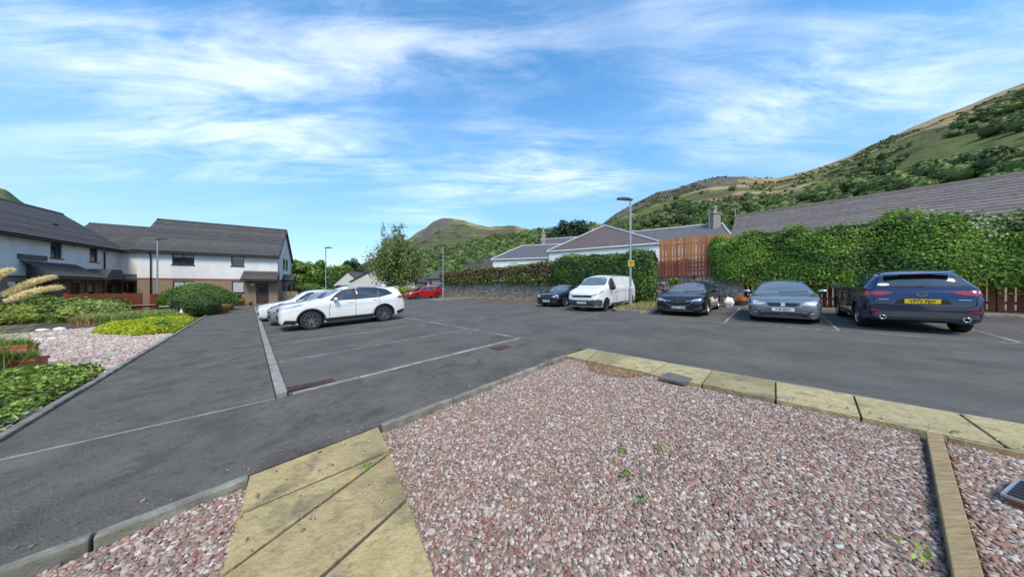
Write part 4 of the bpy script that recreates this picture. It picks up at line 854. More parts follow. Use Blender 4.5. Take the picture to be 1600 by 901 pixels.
hedge('clipped_hedge', 'clipped dark green hedge on the wall behind the white van', [(18.2, 12.6), (18.3, 5.6)], 1.7, [2.0, 1.9, 1.7, .9], [4.25, 4.15, 4.1, 4.05], lf_hedge, 28000, .085, 22, overhang=.35, lump=.16, droop=.6, lm3=leafm('leaf_deep', (.06, .12, .025), .4))
hedge('brown_hedge', 'scorched brown and green hedge along the rubble wall top', [(18.1, 31), (18.25, 12.9)], 1.1, [2.45, 2.45, 2.4, 2.35], [3.85, 3.9, 3.85, 3.85], lf_brown, 12000, .16, 23, lm2=lf_mid, lump=.2, droop=.5,
      top2=lambda P, t, h, rg: ((h > .80) & (rg.uniform(0, 1, len(t)) < .75*(1-t*.6))) | ((h < .40) & (rg.uniform(0, 1, len(t)) < .62)) | (rg.uniform(0, 1, len(t)) < .12))
shrub('bright_shrub', 'bright green shrub rising beside the clipped hedge', (*PQ(19.4, 12.0), 2.6), (1.3, 1.1, 1.1), lf_mid, 2200, .17, seed=31)
shrub('yellow_shrub', 'small yellowish shrub behind the brown hedge', (*PQ(20.5, 16.6), 2.9), (1.1, 1.0, .75), lf_yell, 1200, .17, seed=32)
shrub('garden_shrub', 'light green shrub between the brown hedge and gabled houses', (*A2(706, 50), 2.4), (1.5, 1.5, 1.6), lf_mid, 1800, .28, seed=33)
shrub('garden_shrub', 'rounded green shrub above the middle of the brown hedge', (*A2(752, 46), 2.7), (2.4, 1.6, 1.3), lf_mid, 1600, .26, seed=34)
for i, (u, Y, vt, wd, lab) in enumerate(((1012, 13.6, 476, .5, 'tuft of dry grass on the kerbed island behind lamp post'), (1030, 16.5, 432, .5, 'small green weed growing out of the rubble wall'), (1470, 12, 0, 0, ''))):
    if not lab: continue
# bright ivy tendril in front of fence
shrub('ivy_sprig', 'bright green ivy sprig against the dark red fence by navy car', (*PQ(19.0, -1.35), 1.35), (.28, .28, .24), lf_mid, 160, .11, seed=36, cat='plant')
shrub('wall_weed', 'small green weed growing out of the rubble wall', (*PQ(18.15, 4.3), 1.85), (.3, .22, .22), lf_mid, 160, .1, seed=37, cat='plant')

# islands with kerbs
def island(name, pts, label_grass, dz=.11, seed=0, ng=500):
    slab(name, pts, dz, .2, mat('island_top', (.17, .15, .11), .95, .4, 3, bump=.6, bscale=40, patch=[(2, .45, .6, .8, (.26, .17, .08)), (3, .55, .7, .6, (.28, .27, .24))], world=True)); n = len(pts)
    for i in range(n-1): kerb_run(name+'_kerb', pts[i], pts[i+1], .12, dz+.012, .2, concrete, length=.8)
    rg = np.random.default_rng(seed); c = np.array(pts); lo, hi = c.min(0), c.max(0); p = rg.uniform(lo[0]+.1, hi[0], ng*3); q = rg.uniform(lo[1]+.05, hi[1]-.05, ng*3); k = pip(p, q, pts) & (np.sin(p*3.1+seed)*np.sin(q*4.3) > -.1)
    P = np.array([G3(a, b, dz) for a, b in zip(p[k], q[k])])
    tag(link('dry_grass', blades('dry_grass', P, .16, .006, .8, rg), lf_dry), label_grass, 'grass', kind='stuff')
    k3 = rg.uniform(0, 1, len(P)) < .35
    tag(link('green_grass', blades('green_grass', P[k3]+np.array([.03, 0, 0]), .26, .009, .7, rg), lf_grass), label_grass.replace('dry straw', 'taller green'), 'grass', kind='stuff')
island('lamp_island', [(18.2, 6.0), (13.5, 6.0), (13.05, 5.6), (12.95, 4.5), (13.3, 4.0), (18.4, 4.0)], 'dry straw grass on the island round the near lamp post', seed=3, ng=900)
island('far_island', [(17.7, 24.9), (13.6, 25.2), (13.2, 24.6), (13.5, 24.0), (17.7, 23.4)], 'dry straw grass on the far island by the red car', seed=4, ng=500)
rgd = np.random.default_rng(9); pq_ = np.stack([rgd.uniform(17.1, 17.9, 2600), rgd.uniform(11, 24, 2600)], 1); P = np.array([G3(a, b, 0) for a, b in pq_])
tag(link('dry_grass', blades('dry_grass', P, .2, .012, .9, rgd), lf_dry), 'orange dry straw weeds along the foot of the long rubble wall', 'grass', kind='stuff')
pq_ = np.stack([rgd.uniform(17.9, 19.2, 1500), rgd.uniform(-12, 4, 1500)], 1); P = np.array([G3(a, b, 0) for a, b in pq_])
tag(link('dry_grass', blades('dry_grass', P, .10, .012, .9, rgd), lf_dry), 'orange dry weeds along the foot of the dark red fence', 'grass', kind='stuff')
slab('verge_kerb', [(18.02, 3.9), (18.02, -16), (18.18, -16), (18.18, 3.9)], .07, .15, concrete)
slab('verge', [(18.19, 3.9), (18.19, -16), (19.9, -16), (19.0, 3.9)], .05, .15, mat('verge_soil', (.22, .15, .075), .95, .35, 3, bump=.6, bscale=40, world=True))

# ================================================================== LAMP POSTS
def lamp_post(label, x, y, h, head_dir, sign=False, dark=True):
    root = empty('lamp_post', (x, y, gz(x, y))); tag(root, label, 'lamp post', 'street lamps'); mb = MB()
    mb.lathe([(0, -.2), (.085, -.2), (.085, 1.15), (.055, 1.25), (.05, h-.1), (.04, h), (0, h)], 14); mb.build('pole', galv, root, smooth=False)
    dv = Vector((math.cos(head_dir), math.sin(head_dir), 0)); M_ = Matrix.Translation((0, 0, h)) @ Matrix.Rotation(head_dir, 4, 'Z') @ Matrix.Rotation(-.12, 4, 'Y')
    hd = MB(); hd.prism([(-.1, -.07), (.25, -.14), (.62, -.12), (.66, 0), (.62, .12), (.25, .14), (-.1, .07)], .0, .07, ax='z'); hd.prism([(.05, -.09), (.45, -.08), (.45, .08), (.05, .09)], .07, .12, ax='z')
    hd.v = [tuple(M_ @ Vector(v)) for v in hd.v]; ho = hd.build('lamp_head', lamp_head_m, root, bevel=.01)
    gl = MB(); gl.prism([(.22, -.1), (.58, -.09), (.58, .09), (.22, .1)], -.012, -.001); gl.v = [tuple(M_ @ Vector(v)) for v in gl.v]; gl.build('lens', blind_m, ho)
    MB().box(-.05, .05, -.092, -.085, .3, .9).build('access_door', galv, root)
    if sign:
        st = MB(); st.lathe([(.058, 2.36), (.062, 2.36), (.062, 2.42), (.058, 2.42)], 12); st.build('sign_band', galv, root)
        sg = MB().box(-.15, .15, -.085, -.072, 2.25, 2.55).build('sign_plate', mat('sign_yellow', (.55, .36, .02), .5, .08, 4), root)
        for k, wd in enumerate((.2, .22, .16)): MB().box(-wd/2, wd/2, -.0885, -.0855, 2.46-k*.07, 2.49-k*.07).build('lettering', black_pl, sg)
    return root
x, y = PQ(13.46, 5.09); lamp_post('grey lamp post with a yellow sign beside the white van', x, y, 5.55, R(172), True)
x, y = PQ(15.3, 26.2); lamp_post('grey lamp post beside the rear of the red car', x, y, 5.9, R(165))
lamp_post('lamp post in front of the white house, left of bushes', *at(246, 450, 22.6).xy, 6.1, R(12))
lamp_post('thin lamp post beyond the white cars, near beige bungalow', *at(509, 450, 30).xy, 6.1, R(12))

# ================================================================== TREES
x, y = A2(621, 39); tree('birch_tree', 'loose crowned green birch standing left of the red car', (x, y, gz(x, y)), 9.3, (3.9, 3.4, 4.0), lf_birch, 21000, .17, seed=4, clumps=75, droop=.7, trunk_r=.13, stray=9)
for i, (u, Y, h, r, lm, lab) in enumerate(((470, 46, 6.4, (3.4, 3, 2.6), lf_mid, 'green tree beside the white house gable'), (495, 60, 8.2, (4, 4, 3.4), lf_hedge, 'darker tree right behind the gable tree'), (532, 75, 8.4, (4.5, 4, 3.4), lf_mid, 'light green round tree behind the thin lamp post'), (552, 90, 11.4, (3.6, 3.6, 4), lf_dark, 'dark tree top left of the bungalow roof'),
        (880, 62, 16, (3.8, 3.4, 5), lf_dark, 'dark tree behind the cottages, left of two'), (902, 64, 17.3, (3.4, 3.4, 5.2), lf_dark, 'taller dark tree behind the cottages, right of two'), (1090, 60, 13.4, (5, 5, 4.5), lf_hedge, 'green tree rising behind the tall stone chimney'), (1000, 70, 12.5, (6, 5, 4.5), lf_mid, 'broad green tree behind the purple slate roof'))):
    x, y = A2(u, Y); tree('garden_tree', lab, (x, y, gz(x, y)), h, r, lm, 5200, .34, seed=60+i, clumps=30, trunk_r=.2)
for i, (u, Y, r, lm, lab) in enumerate(((462, 33, (1.5, 1.3, 1.35), lf_box, 'clipped green dome bush by the house gable, left of two'), (484, 33.5, (1.6, 1.3, 1.35), lf_box, 'clipped green dome bush right of its twin'), (508, 34.5, (1.4, 1.1, .95), lf_yell, 'yellow green low shrub behind the white suv'), (622, 36, (1.8, 1.0, .9), lf_yell, 'yellow green shrub under the birch'), (596, 37.5, (1.4, 1, .8), lf_mid, 'low green shrub left of the birch trunk'))):
    x, y = A2(u, Y); shrub('round_bush', lab, (x, y, gz(x, y)), r, lm, 2200, .12, seed=80+i)
x, y = A2(512, 38); x2, y2 = A2(596, 44)
fr = empty('dark_fence', (x, y, -.1), math.atan2(y2-y, x2-x)); tag(fr, 'dark horizontal board fence in front of the beige bungalow', 'fence'); Lf = math.hypot(x2-x, y2-y)
for k in range(6): MB().box(0, Lf, 0, .03, .3+k*.3, .57+k*.3).build('board', dark_trim, fr)
k = 0.
while k < Lf: MB().box(k, k+.1, .032, .13, 0, 2.1).build('post', dark_trim, fr); k += 2.4
x, y = A2(441, 29.5); pf = picket_fence('side_gate', 'weathered timber gate beside the house gable', (0, 0), (1, 0), (0, 0), (1, 1), pale_wood, .12, .02) if False else empty('side_gate', (x, y, -.1), R(20))
tag(pf, 'weathered timber board fence panel beside the house gable', 'fence')
for k in range(11): MB().box(k*.13, k*.13+.115, 0, .025, .05, 1.35+.04*(k % 2)).build('board', pale_wood, pf)
for z in (.3, 1.0): MB().box(0, 1.43, .027, .07, z, z+.09).build('rail', pale_wood, pf)

# ================================================================== GARDEN ON THE LEFT
def gl(u, v, dz=0):                                    # ground point on a bearing
    x_ = (u-800)/410; t = (EYE-dz)/((v-450)/410+GA*x_+GB); return (x_*t, t, gz(x_*t, t)+dz)
# clipped bushes
x, y = A2(311, 19.6); shrub('clipped_bush', 'large clipped dome bush in front of the house', (x, y, gz(x, y)), (2.1, 1.8, 1.35), lf_box, 14000, .065, seed=91, zc=.85, lump=.035)
x, y = A2(315, 16.6); shrub('clipped_bush', 'smaller clipped round bush in front of the large dome bush', (x, y, gz(x, y)), (.88, .82, .80), leafm('leaf_yew', (.09, .155, .035), .3), 8000, .05, seed=92, zc=.72, lump=.03)
# lime ground cover and tall grasses
def carpet(name, label, poly, h, lm, n, size, seed, cat='plants', lumpy=.5):
    rg = np.random.default_rng(seed); po = np.array(poly); lo, hi = po.min(0), po.max(0); p = rg.uniform(lo[0], hi[0], n*3); q = rg.uniform(lo[1], hi[1], n*3); k = pip(p, q, poly); p, q = p[k][:n], q[k][:n]
    c = po.mean(0); x_, y_ = (p-q)*S2, (p+q)*S2; dist = np.min([np.abs((po[(i+1) % len(po)][0]-po[i][0])*(po[i][1]-q)-(po[i][0]-p)*(po[(i+1) % len(po)][1]-po[i][1]))/np.linalg.norm(po[(i+1) % len(po)]-po[i]) for i in range(len(po))], 0)
    prof = np.clip(dist/(h*1.2), 0, 1)**.5; hh = h*prof*(1-lumpy*.5+lumpy*(.5+.5*np.sin(p*5.1+seed)*np.sin(q*4.3+1)))*rg.uniform(.72, 1.03, len(p))
    P = np.stack([x_, y_, GA*x_+GB*y_+hh+.02], 1); nr = np.stack([rg.normal(0, .4, len(p)), rg.normal(0, .4, len(p)), 0*p+1], 1)
    return tag(link(name, leaf_mesh(name, P, size, nr, rng=rg, aspect=1.5), lm), label, cat, kind='stuff')
carpet('lime_groundcover', 'bright lime yellow ground cover beside the footpath', [(-2.05, 15.8), (-2.1, 22.8), (-3.5, 23.2), (-4.9, 22.0), (-4.5, 19.3), (-3.0, 16.5)], .27, lf_lime, 26000, .048, 101)
carpet('green_groundcover', 'darker green patch in the lime ground cover', [(-2.1, 16.2), (-2.15, 19), (-3.0, 18.4), (-3.1, 16.9)], .32, lf_mid, 2600, .085, 102)
carpet('strawberry_leaves', 'bed of broad strawberry leaves at the near left corner', [(-2.05, 5.2), (-2.05, 9.6), (-3.2, 9.9), (-7.5, 8.6), (-10, 6.0), (-9, 4.9), (-3.5, 5.0)], .30, lf_straw, 24000, .06, 103)
carpet('pale_leaves', 'pale grey green leaves along the near left edging', [(-2.0, 5.12), (-2.02, 7.2), (-2.35, 6.4), (-3.6, 5.2)], .12, lf_pale, 1500, .06, 104)
def clump(name, label, loc, r, h, lm, n, seed, lean=.7, wd=.012):
    rg = np.random.default_rng(seed); a = rg.uniform(0, 6.28, n); rr = r*rg.uniform(0, 1, n)**.5; P = np.stack([loc[0]+rr*np.cos(a), loc[1]+rr*np.sin(a), 0*a], 1); P[:, 2] = GA*P[:, 0]+GB*P[:, 1]
    return tag(link(name, blades(name, P, h, wd, lean, rg), lm), label, 'grass', kind=None)
for i, (u, v, r, h, lm, lab) in enumerate(((205, 500, 1.6, .6, lf_grass, 'tall light green grass clump behind the lime ground cover'), (168, 503, 1.1, .45, lf_dry, 'brownish dry grass clump left of the green grass'), (262, 497, 1.2, .38, lf_grass, 'green grass clump near the garden table'), (338, 490, .55, .7, lf_dry, 'pale dry grass tuft at the bend of the footpath'), (120, 500, 1.2, .6, lf_grass, 'grass clump at the garden gravel edge'))):
    c = gl(u, v); clump('grass_clump', lab, c, r, h, lm, 4200, 110+i)
for i, (u, v, r, lm, lab) in enumerate(((40, 502, (2.2, 1.6, .95), lf_mid, 'broad green shrub at the far left below the terrace'), (108, 499, (1.8, 1.5, .82), lf_mid, 'green shrub left of the orange fence'), (20, 506, (1.8, 1.0, .6), lf_yell, 'low yellow green shrub in front of the far left shrub'), (135, 496, (2.2, 1.6, .84), lf_hedge, 'dark green shrub in front of the orange fence'), (150, 500, (1.4, 1.2, .7), lf_grass, 'soft green shrub beside the tall grass'), (222, 482, (2.6, 1.0, .62), lf_lime, 'lime green low hedge behind the garden table'), (262, 480, (1.4, .9, .7), lf_yell, 'yellow green shrub left of the dome bush'))):
    c = gl(u, v); shrub('garden_shrub', lab, c, r, lm, 3600, .10, seed=130+i)
slab('garden_path', [(-9.2, 17), (-7.6, 30), (-9.4, 30), (-12.5, 19), (-22, 12), (-20, 10.5)], .03, .1, asphalt_path)
# orange fence boards in front of the terrace
def low_fence(label, u0, Y0, u1, Y1, z0_, z1_, flag=False):
    a, b = at(u0, 450, Y0), at(u1, 450, Y1); L_ = (b.xy-a.xy).length; root = empty('garden_fence', (a.x, a.y, 0), math.atan2(b.y-a.y, b.x-a.x)); tag(root, label, 'fence'); n = 5; h = (z1_-z0_)/n
    for k in range(n): MB().box(0, L_, 0, .025, z0_+k*h, z0_+(k+1)*h-.012).build('board', rail_m, root)
    k = 0.
    while k <= L_+.05: MB().box(k-.045, k+.045, .027, .12, z0_-.3, z1_+.04).build('post', rail_m, root); k += L_/4
low_fence('orange red board fence in front of the terrace doors', 104, 16.2, 222, 19.4, -.1, 1.26)
low_fence('short orange red fence by the house downpipe', 237, 20.6, 268, 21.8, -.1, 1.15)
# garden table and chairs
c = gl(222, 492)
root = empty('garden_table', (c[0], c[1], c[2]), R(40)); tag(root, 'long weathered garden table behind the tall grass', 'table')
for k in range(5): MB().box(-1.5, 1.5, -.42+k*.17, -.27+k*.17, .70, .735).build('table_slat', pale_wood, root)
for sx_ in (-1.2, 1.2):
    for sy_ in (-.3, .25): MB().box(sx_-.04, sx_+.04, sy_-.04, sy_+.04, 0, .70).build('leg', pale_wood, root)
MB().box(-1.2, 1.2, -.06, -.01, .58, .698).build('apron', dark_trim, root)
def gchair(label, u, v, rz):
    c = gl(u, v); r_ = empty('garden_chair', c, rz); tag(r_, label, 'chair', 'black garden chairs')
    MB().box(-.24, .24, -.24, .24, .42, .46).build('seat', black_pl, r_, bevel=.01)
    b = MB(); b.box(-.25, .25, .22, .26, .46, .62); b.box(-.25, .25, .22, .26, .68, .76); b.box(-.25, .25, .22, .26, .82, 1.02); b.box(-.25, -.1, .22, .26, .62, .68); b.box(.1, .25, .22, .26, .62, .68); b.box(-.25, -.06, .22, .26, .76, .82); b.box(.06, .25, .22, .26, .76, .82); b.build('backrest', black_pl, r_)
    for sx_ in (-.22, .22):
        for sy_ in (-.22, .22): MB().tube([(sx_, sy_, .43), (sx_*1.1, sy_*1.15, 0)], .02, 6).build('leg', black_pl, r_)
        MB().box(sx_*1.05-.02, sx_*1.05+.02, -.2, .24, .64, .67).build('armrest', white_obj, r_)
gchair('black garden chair with slotted back, left of two', 256, 493, R(150)); gchair('black garden chair with solid look in front of clipped bush', 281, 493, R(190))
def pot(name, label, c, prof, m, cat='pot', n=14, plant=None):
    r_ = empty(name, c); tag(r_, label, cat); mb = MB(); mb.lathe(prof, n); mb.build('body', m, r_, smooth=True)
    if plant: P, d = ell_shell(plant[1], 0, 0, prof[-2][1]+.08, plant[2], plant[2], plant[2]*.8); link('plant', leaf_mesh('plant', P, plant[3], d), plant[0], r_)
    return r_
pot('white_jug', 'white churn shaped pot standing beside the footpath', gl(289, 495), [(0, 0), (.2, 0), (.22, .35), (.17, .48), (.15, .5), (.17, .58), (.14, .58), (0, .45)], white_obj)
pot('stone_ball', 'round pale stone ball near the white churn pot', gl(302, 494), [(0, 0), (.12, .03), (.17, .14), (.12, .26), (0, .3)], white_obj, cat='ornament')
for i, (u, v, s) in enumerate(((66, 517, .19), (93, 515, .18), (58, 532, .15), (82, 531, .14), (78, 523, .10), (28, 552, .09))):
    bm_ = blob('white_rock', (0, 0, .05), (s*1.15, s*.8, s*.42), white_obj, None, seg=10, lump=.22, seed=i+5); bm_.location = gl(u, v); tag(bm_, ('flat white rock on the garden gravel, %s' % ('far left of the back pair', 'right of the back pair', 'left of the front pair', 'right of the front pair', 'small one between the pairs', 'by the terracotta trough')[i]), 'rock', 'white garden rocks')
def trough(label, u, v, L_, W_, H_, rz, plant=True):
    c = gl(u, v); r_ = empty('planter_trough', c, rz); tag(r_, label, 'planter'); mb = MB(); t = .03
    for (x0, x1, y0, y1, z0_, z1_) in ((-L_/2, L_/2, -W_/2, -W_/2+t, 0, H_), (-L_/2, L_/2, W_/2-t, W_/2, 0, H_), (-L_/2, -L_/2+t, -W_/2+t, W_/2-t, 0, H_), (L_/2-t, L_/2, -W_/2+t, W_/2-t, 0, H_), (-L_/2+t, L_/2-t, -W_/2+t, W_/2-t, .02, H_*.8)): mb.box(x0, x1, y0, y1, z0_, z1_)
    mb.build('body', terracotta, r_); rm = MB()
    rm.box(-L_/2-.02, L_/2+.02, -W_/2-.02, -W_/2-.001, H_-.05, H_+.01); rm.box(-L_/2-.02, L_/2+.02, W_/2+.001, W_/2+.02, H_-.05, H_+.01); rm.box(L_/2+.001, L_/2+.02, -W_/2, W_/2, H_-.05, H_+.01); rm.box(-L_/2-.02, -L_/2-.001, -W_/2, W_/2, H_-.05, H_+.01); rm.build('rim', terracotta, r_)
    if plant: P = np.stack([RNG.uniform(-L_/2+.05, L_/2-.05, 500), RNG.uniform(-W_/2+.04, W_/2-.04, 500), H_*.8+0*np.zeros(500)], 1); link('plant', blades('plant', P, .28, .008, .8, RNG), lf_grass, r_)
trough('orange terracotta trough with grassy plants at the left edge', 8, 585, .8, .32, .3, R(35)); trough('smaller terracotta trough behind the orange one', 20, 556, .6, .3, .3, R(30))
# pampas grass
c = Vector((-10.35, 4.7, gz(-10.35, 4.7))); root = empty('pampas_grass', c); tag(root, 'pampas grass with cream plumes arching in at the left edge', 'grass')
rg = np.random.default_rng(5); P = np.stack([rg.normal(0, .25, 900), rg.normal(0, .25, 900), 0*np.zeros(900)], 1); link('blades', blades('blades', P, 1.25, .008, .9, rg), lf_grass, root)
for i, (tx_, ty_, tz_, b) in enumerate(((1.15, .65, 1.80, .5), (.85, .75, 2.02, .45), (.70, .35, 2.14, .5), (.75, -.2, 1.98, .4))):
    tip = Vector((tx_, ty_, tz_)); st = MB(); k0 = tip*.55+Vector((0, 0, .55)); st.tube([(0, 0, .2), tuple(Vector((tx_*.25, ty_*.25, 1.3))), tuple(k0)], [.008, .006, .005], 5); st.build('stem', pale_wood, root)
    dirv = (tip-k0); n = 1500; t = rg.uniform(0, 1, n); w_ = .042*np.sin(np.clip(t*1.08+.1, 0, 1)*math.pi)**.6+.006; arch = np.array([0, 0, 1.])*((t*(1-t))*.22)[:, None]; d = rg.normal(size=(n, 3)); d /= np.linalg.norm(d, axis=1, keepdims=True)
    P = np.array(k0)+np.array(dirv)*t[:, None]+arch+d*(w_*rg.uniform(0, 1, n)**.5)[:, None]; link('plume', leaf_mesh('plume', P, .011, d+np.array([0, 0, .6]), rng=rg, aspect=11), lf_plume, root)
# bin and pots by the house door
def local_house(s, d, z): x_, y_ = hpt(s, d); return (x_, y_, HZ+z)
root = empty('wheelie_bin', local_house(-3.0, -.55, .05), HROT); tag(root, 'black wheelie bin by the house wall', 'bin')
b = MB(); b.prism([(-.24, 0), (.24, 0), (.29, .95), (-.29, .95)], -.3, .26, ax='y'); b.build('body', black_pl, root, bevel=.02)
b = MB(); b.prism([(-.34, .96), (.3, .96), (.28, 1.06), (-.3, 1.02)], -.31, .31, ax='x'); b.build('lid', black_pl, root, bevel=.015)
for sx_ in (-.25, .25): w_ = MB(); w_.lathe([(0, -.03), (.1, -.03), (.1, .03), (0, .03)], 14, Matrix.Translation((sx_, .27, .1)) @ Matrix.Rotation(R(90), 4, 'Y')); w_.build('wheel', black_pl, root)
tag(MB().box(-.05, .05, -.305, -.301, .45, .6).build('number', white_obj, root))
pot('door_pot', 'orange flower pot beside the black bin', local_house(-2.6, -.8, .05), [(0, 0), (.17, 0), (.24, .4), (.27, .4), (.27, .47), (.22, .47), (0, .4)], mat('orange_pot', (.42, .16, .03), .7, .15, 4), plant=(lf_yell, 120, .22, .07))
pot('door_pot', 'small dark pot beside the brown house door', local_house(-1.95, -.6, .05), [(0, 0), (.12, 0), (.17, .24), (.14, .24), (0, .2)], black_pl, plant=(lf_mid, 60, .14, .06))
# bucket with white sack by the wall end
x, y = PQ(18.25, 1.25); root = empty('bucket', (x, y, gz(x, y)+.04)); tag(root, 'dark bucket with an orange rim by the wall end', 'bucket')
b = MB(); b.lathe([(0, 0), (.2, 0), (.235, .3), (0, .3)], 18); b.build('body', mat('bucket_dark', (.03, .045, .05), .5, .1, 3), root, smooth=False)
b = MB(); b.lathe([(.237, .29), (.25, .3), (.255, .47), (.235, .48), (0, .46)], 18); b.build('rim', mat('bucket_orange', (.55, .10, .03), .5, .1, 3), root)
x, y = PQ(18.15, 1.72); sk = blob('white_sack', (0, 0, .2), (.3, .22, .3), white_obj, None, seg=16, lump=.25, seed=8); sk.location = (x, y, gz(x, y)); tag(sk, 'crumpled white sack leaning against the bucket', 'sack')
# drain, covers
root = empty('drain_grate', G3(.72, 5.40, .006), R(45)); tag(root, 'rusty drain grating beside the end of the kerb', 'drain')
for k in range(3):
    f = MB(); x0 = -.33+k*.22; f.box(x0, x0+.205, -.09, -.075, 0, .016); f.box(x0, x0+.205, .075, .09, 0, .016); f.box(x0, x0+.014, -.075, .075, 0, .016); f.box(x0+.191, x0+.205, -.075, .075, 0, .016)
    for j in range(6): f.box(x0+.022+j*.029, x0+.038+j*.029, -.075, .075, 0, .014)
    f.build('grate', rust_m, root)
MB().box(-.34, .34, -.095, .095, -.002, .002).build('pit_shade', black_pl, root)  # flat black sheet, its colour stands in for the shade below the bars
for lab, p_, q_, a, b_, rz, m in (('small square metal cover in the footway, left of two', 3.03, 4.30, .13, .13, 45, slab_g), ('small square metal cover in the footway, right of two', 3.44, 4.27, .13, .13, 45, slab_g), ('rusty oblong manhole cover in the footway', 4.3, 4.62, .26, .15, 45, rust_m)):
    root = empty('utility_cover', G3(p_, q_, .054), R(rz)); tag(root, lab, 'cover'); MB().box(-a, a, -b_, b_, -.02, .003).build('frame', m, root); mb = MB()
    for i in range(4):
        for j in range(3): mb.box(-a*.85+i*a*.44, -a*.85+i*a*.44+a*.36, -b_*.8+j*b_*.56, -b_*.8+j*b_*.56+b_*.44, .0035, .007)
    mb.build('lid', m, root)
# dry grass on the gravel corner, weeds, planter on the right
rg = np.random.default_rng(15); n = 1700; p_ = rg.uniform(4.16, 4.72, n); q_ = rg.uniform(1.42, 2.6, n); k = (p_-4.72)/.56 > -(np.sin((q_-1.42)/1.18*math.pi)**.7); p_, q_ = p_[k], q_[k]
tag(link('dry_grass', blades('dry_grass', np.array([G3(a, b, .0) for a, b in zip(p_, q_)]), .085, .0035, 1.0, rg), lf_dry), 'tuft of orange dry grass where pebbles meet the edge slabs', 'grass', kind='stuff')
def weed(label, p_, q_, r, n, size, lm, seed):
    rg = np.random.default_rng(seed); c = G3(p_, q_, .03); P, d = ell_shell(n, 0, 0, r*.4, r, r, r*.7, rng=rg); root = empty('weed', c); tag(root, label, 'weed'); link('leaves', leaf_mesh('leaves', P, size, d+np.array([0, 0, .7]), rng=rg, aspect=2), lm, root)
for i, (u, v, r, n, s, lm, lab) in enumerate(((978, 748, .034, 22, .02, lf_mid, 'tiny bright green weed in the middle of the pebbles'), (1002, 790, .034, 12, .018, lf_hedge, 'sparse weed just below the tiny bright one'), (972, 708, .035, 10, .022, lf_mid, 'faint sprig above the tiny bright weed'), (1032, 706, .04, 12, .025, lf_yell, 'yellowish sprig right of the faint one'), (1425, 872, .06, 9, .026, lf_straw, 'leafy weed beside the timber edging'), (572, 738, .035, 10, .03, lf_mid, 'moss tuft in the slab joint'))):
    c = gl(u, v); pp, qq = (c[0]+c[1])*S2, (c[1]-c[0])*S2; weed(lab, pp, qq, r, n, s, lm, 200+i)
c = gl(1690, 815, 0); root = empty('flower_planter', (c[0], c[1], c[2]-.02), R(20)); tag(root, 'terracotta planter with dark tray at the right edge', 'planter')
b = MB(); b.prism([(-.13, 0), (.2, 0), (.22, .07), (-.15, .07)], -.2, .2, ax='y'); b.build('body', terracotta, root)
b = MB(); b.box(-.17, .24, -.22, .22, .072, .09); b.build('rim', galv, root)
for k in range(6): MB().box(-.155+k*.062, -.11+k*.062, -.2, .2, .091, .1).build('slat', black_pl, root)
# ================================================================== VEHICLES
def pchip(xs, ys, x):
    xs, ys, x = np.asarray(xs, float), np.asarray(ys, float), np.asarray(x, float); h = np.diff(xs); dl = np.diff(ys)/h; d = np.zeros(len(xs)); d[0], d[-1] = dl[0], dl[-1]
    for i in range(1, len(xs)-1):
        if dl[i-1]*dl[i] > 0: w1, w2 = 2*h[i]+h[i-1], h[i]+2*h[i-1]; d[i] = (w1+w2)/(w1/dl[i-1]+w2/dl[i])
    i = np.clip(np.searchsorted(xs, x, 'right')-1, 0, len(h)-1); t = np.clip((x-xs[i])/h[i], 0, 1); t2, t3 = t*t, t*t*t
    return (2*t3-3*t2+1)*ys[i]+(t3-2*t2+t)*h[i]*d[i]+(-2*t3+3*t2)*ys[i+1]+(t3-t2)*h[i]*d[i+1]
def paint(name, col, metal=.25, rough=.28, flake=.06): return mat('paint_'+name, col, rough, flake, 3, metal=metal, coat=1.)
car_glass = mat('car_glass', (.012, .016, .018), .02, .1, 1, spec=.8, coat=.6, ior=1.7)
car_glass_l = mat('car_windscreen', (.085, .10, .105), .03, .1, 1, spec=.9, coat=.8, ior=2.0)  # paler base than car_glass: sky reflection partly put into the colour
tyre_m = mat('tyre', (.013, .013, .014), .75, .2, 20); rim_m = mat('alloy', (.30, .31, .33), .3, .1, 4, metal=.9); rim_dark = mat('alloy_dark', (.02, .02, .022), .4, .1, 4)
lens_m = mat('headlight_lens', (.34, .36, .39), .08, .35, 9, spec=.9, coat=1.); lens_r = mat('tail_lens', (.34, .010, .010), .1, .3, 7, coat=1.); arch_m = mat('arch_liner', (.008, .008, .009), .9, .1, 3)
seam_m = mat('panel_gap', (.012, .012, .013), .7, .1, 3); plate_w = mat('plate_white', (.72, .73, .72), .45, .04, 3); plate_y = mat('plate_yellow', (.72, .50, .01), .45, .04, 3); plate_t = mat('plate_text', (.015, .015, .018), .5, .1, 3)
grille_m = mat('grille', (.012, .013, .015), .45, .2, 30); silver_tr = mat('satin_silver', (.42, .43, .45), .3, .05, 3, metal=.8)
def text_mesh(body, size, extr=.002):
    cu = bpy.data.curves.new('lettering', 'FONT'); cu.body = body; cu.size = size; cu.align_x = 'CENTER'; cu.align_y = 'CENTER'; cu.extrude = extr; cu.offset = size*.012
    o = bpy.data.objects.new('t', cu); C.objects.link(o); dg = bpy.context.evaluated_depsgraph_get(); me = bpy.data.meshes.new_from_object(o.evaluated_get(dg)); bpy.data.objects.remove(o); bpy.data.curves.remove(cu); me.materials.clear(); return me
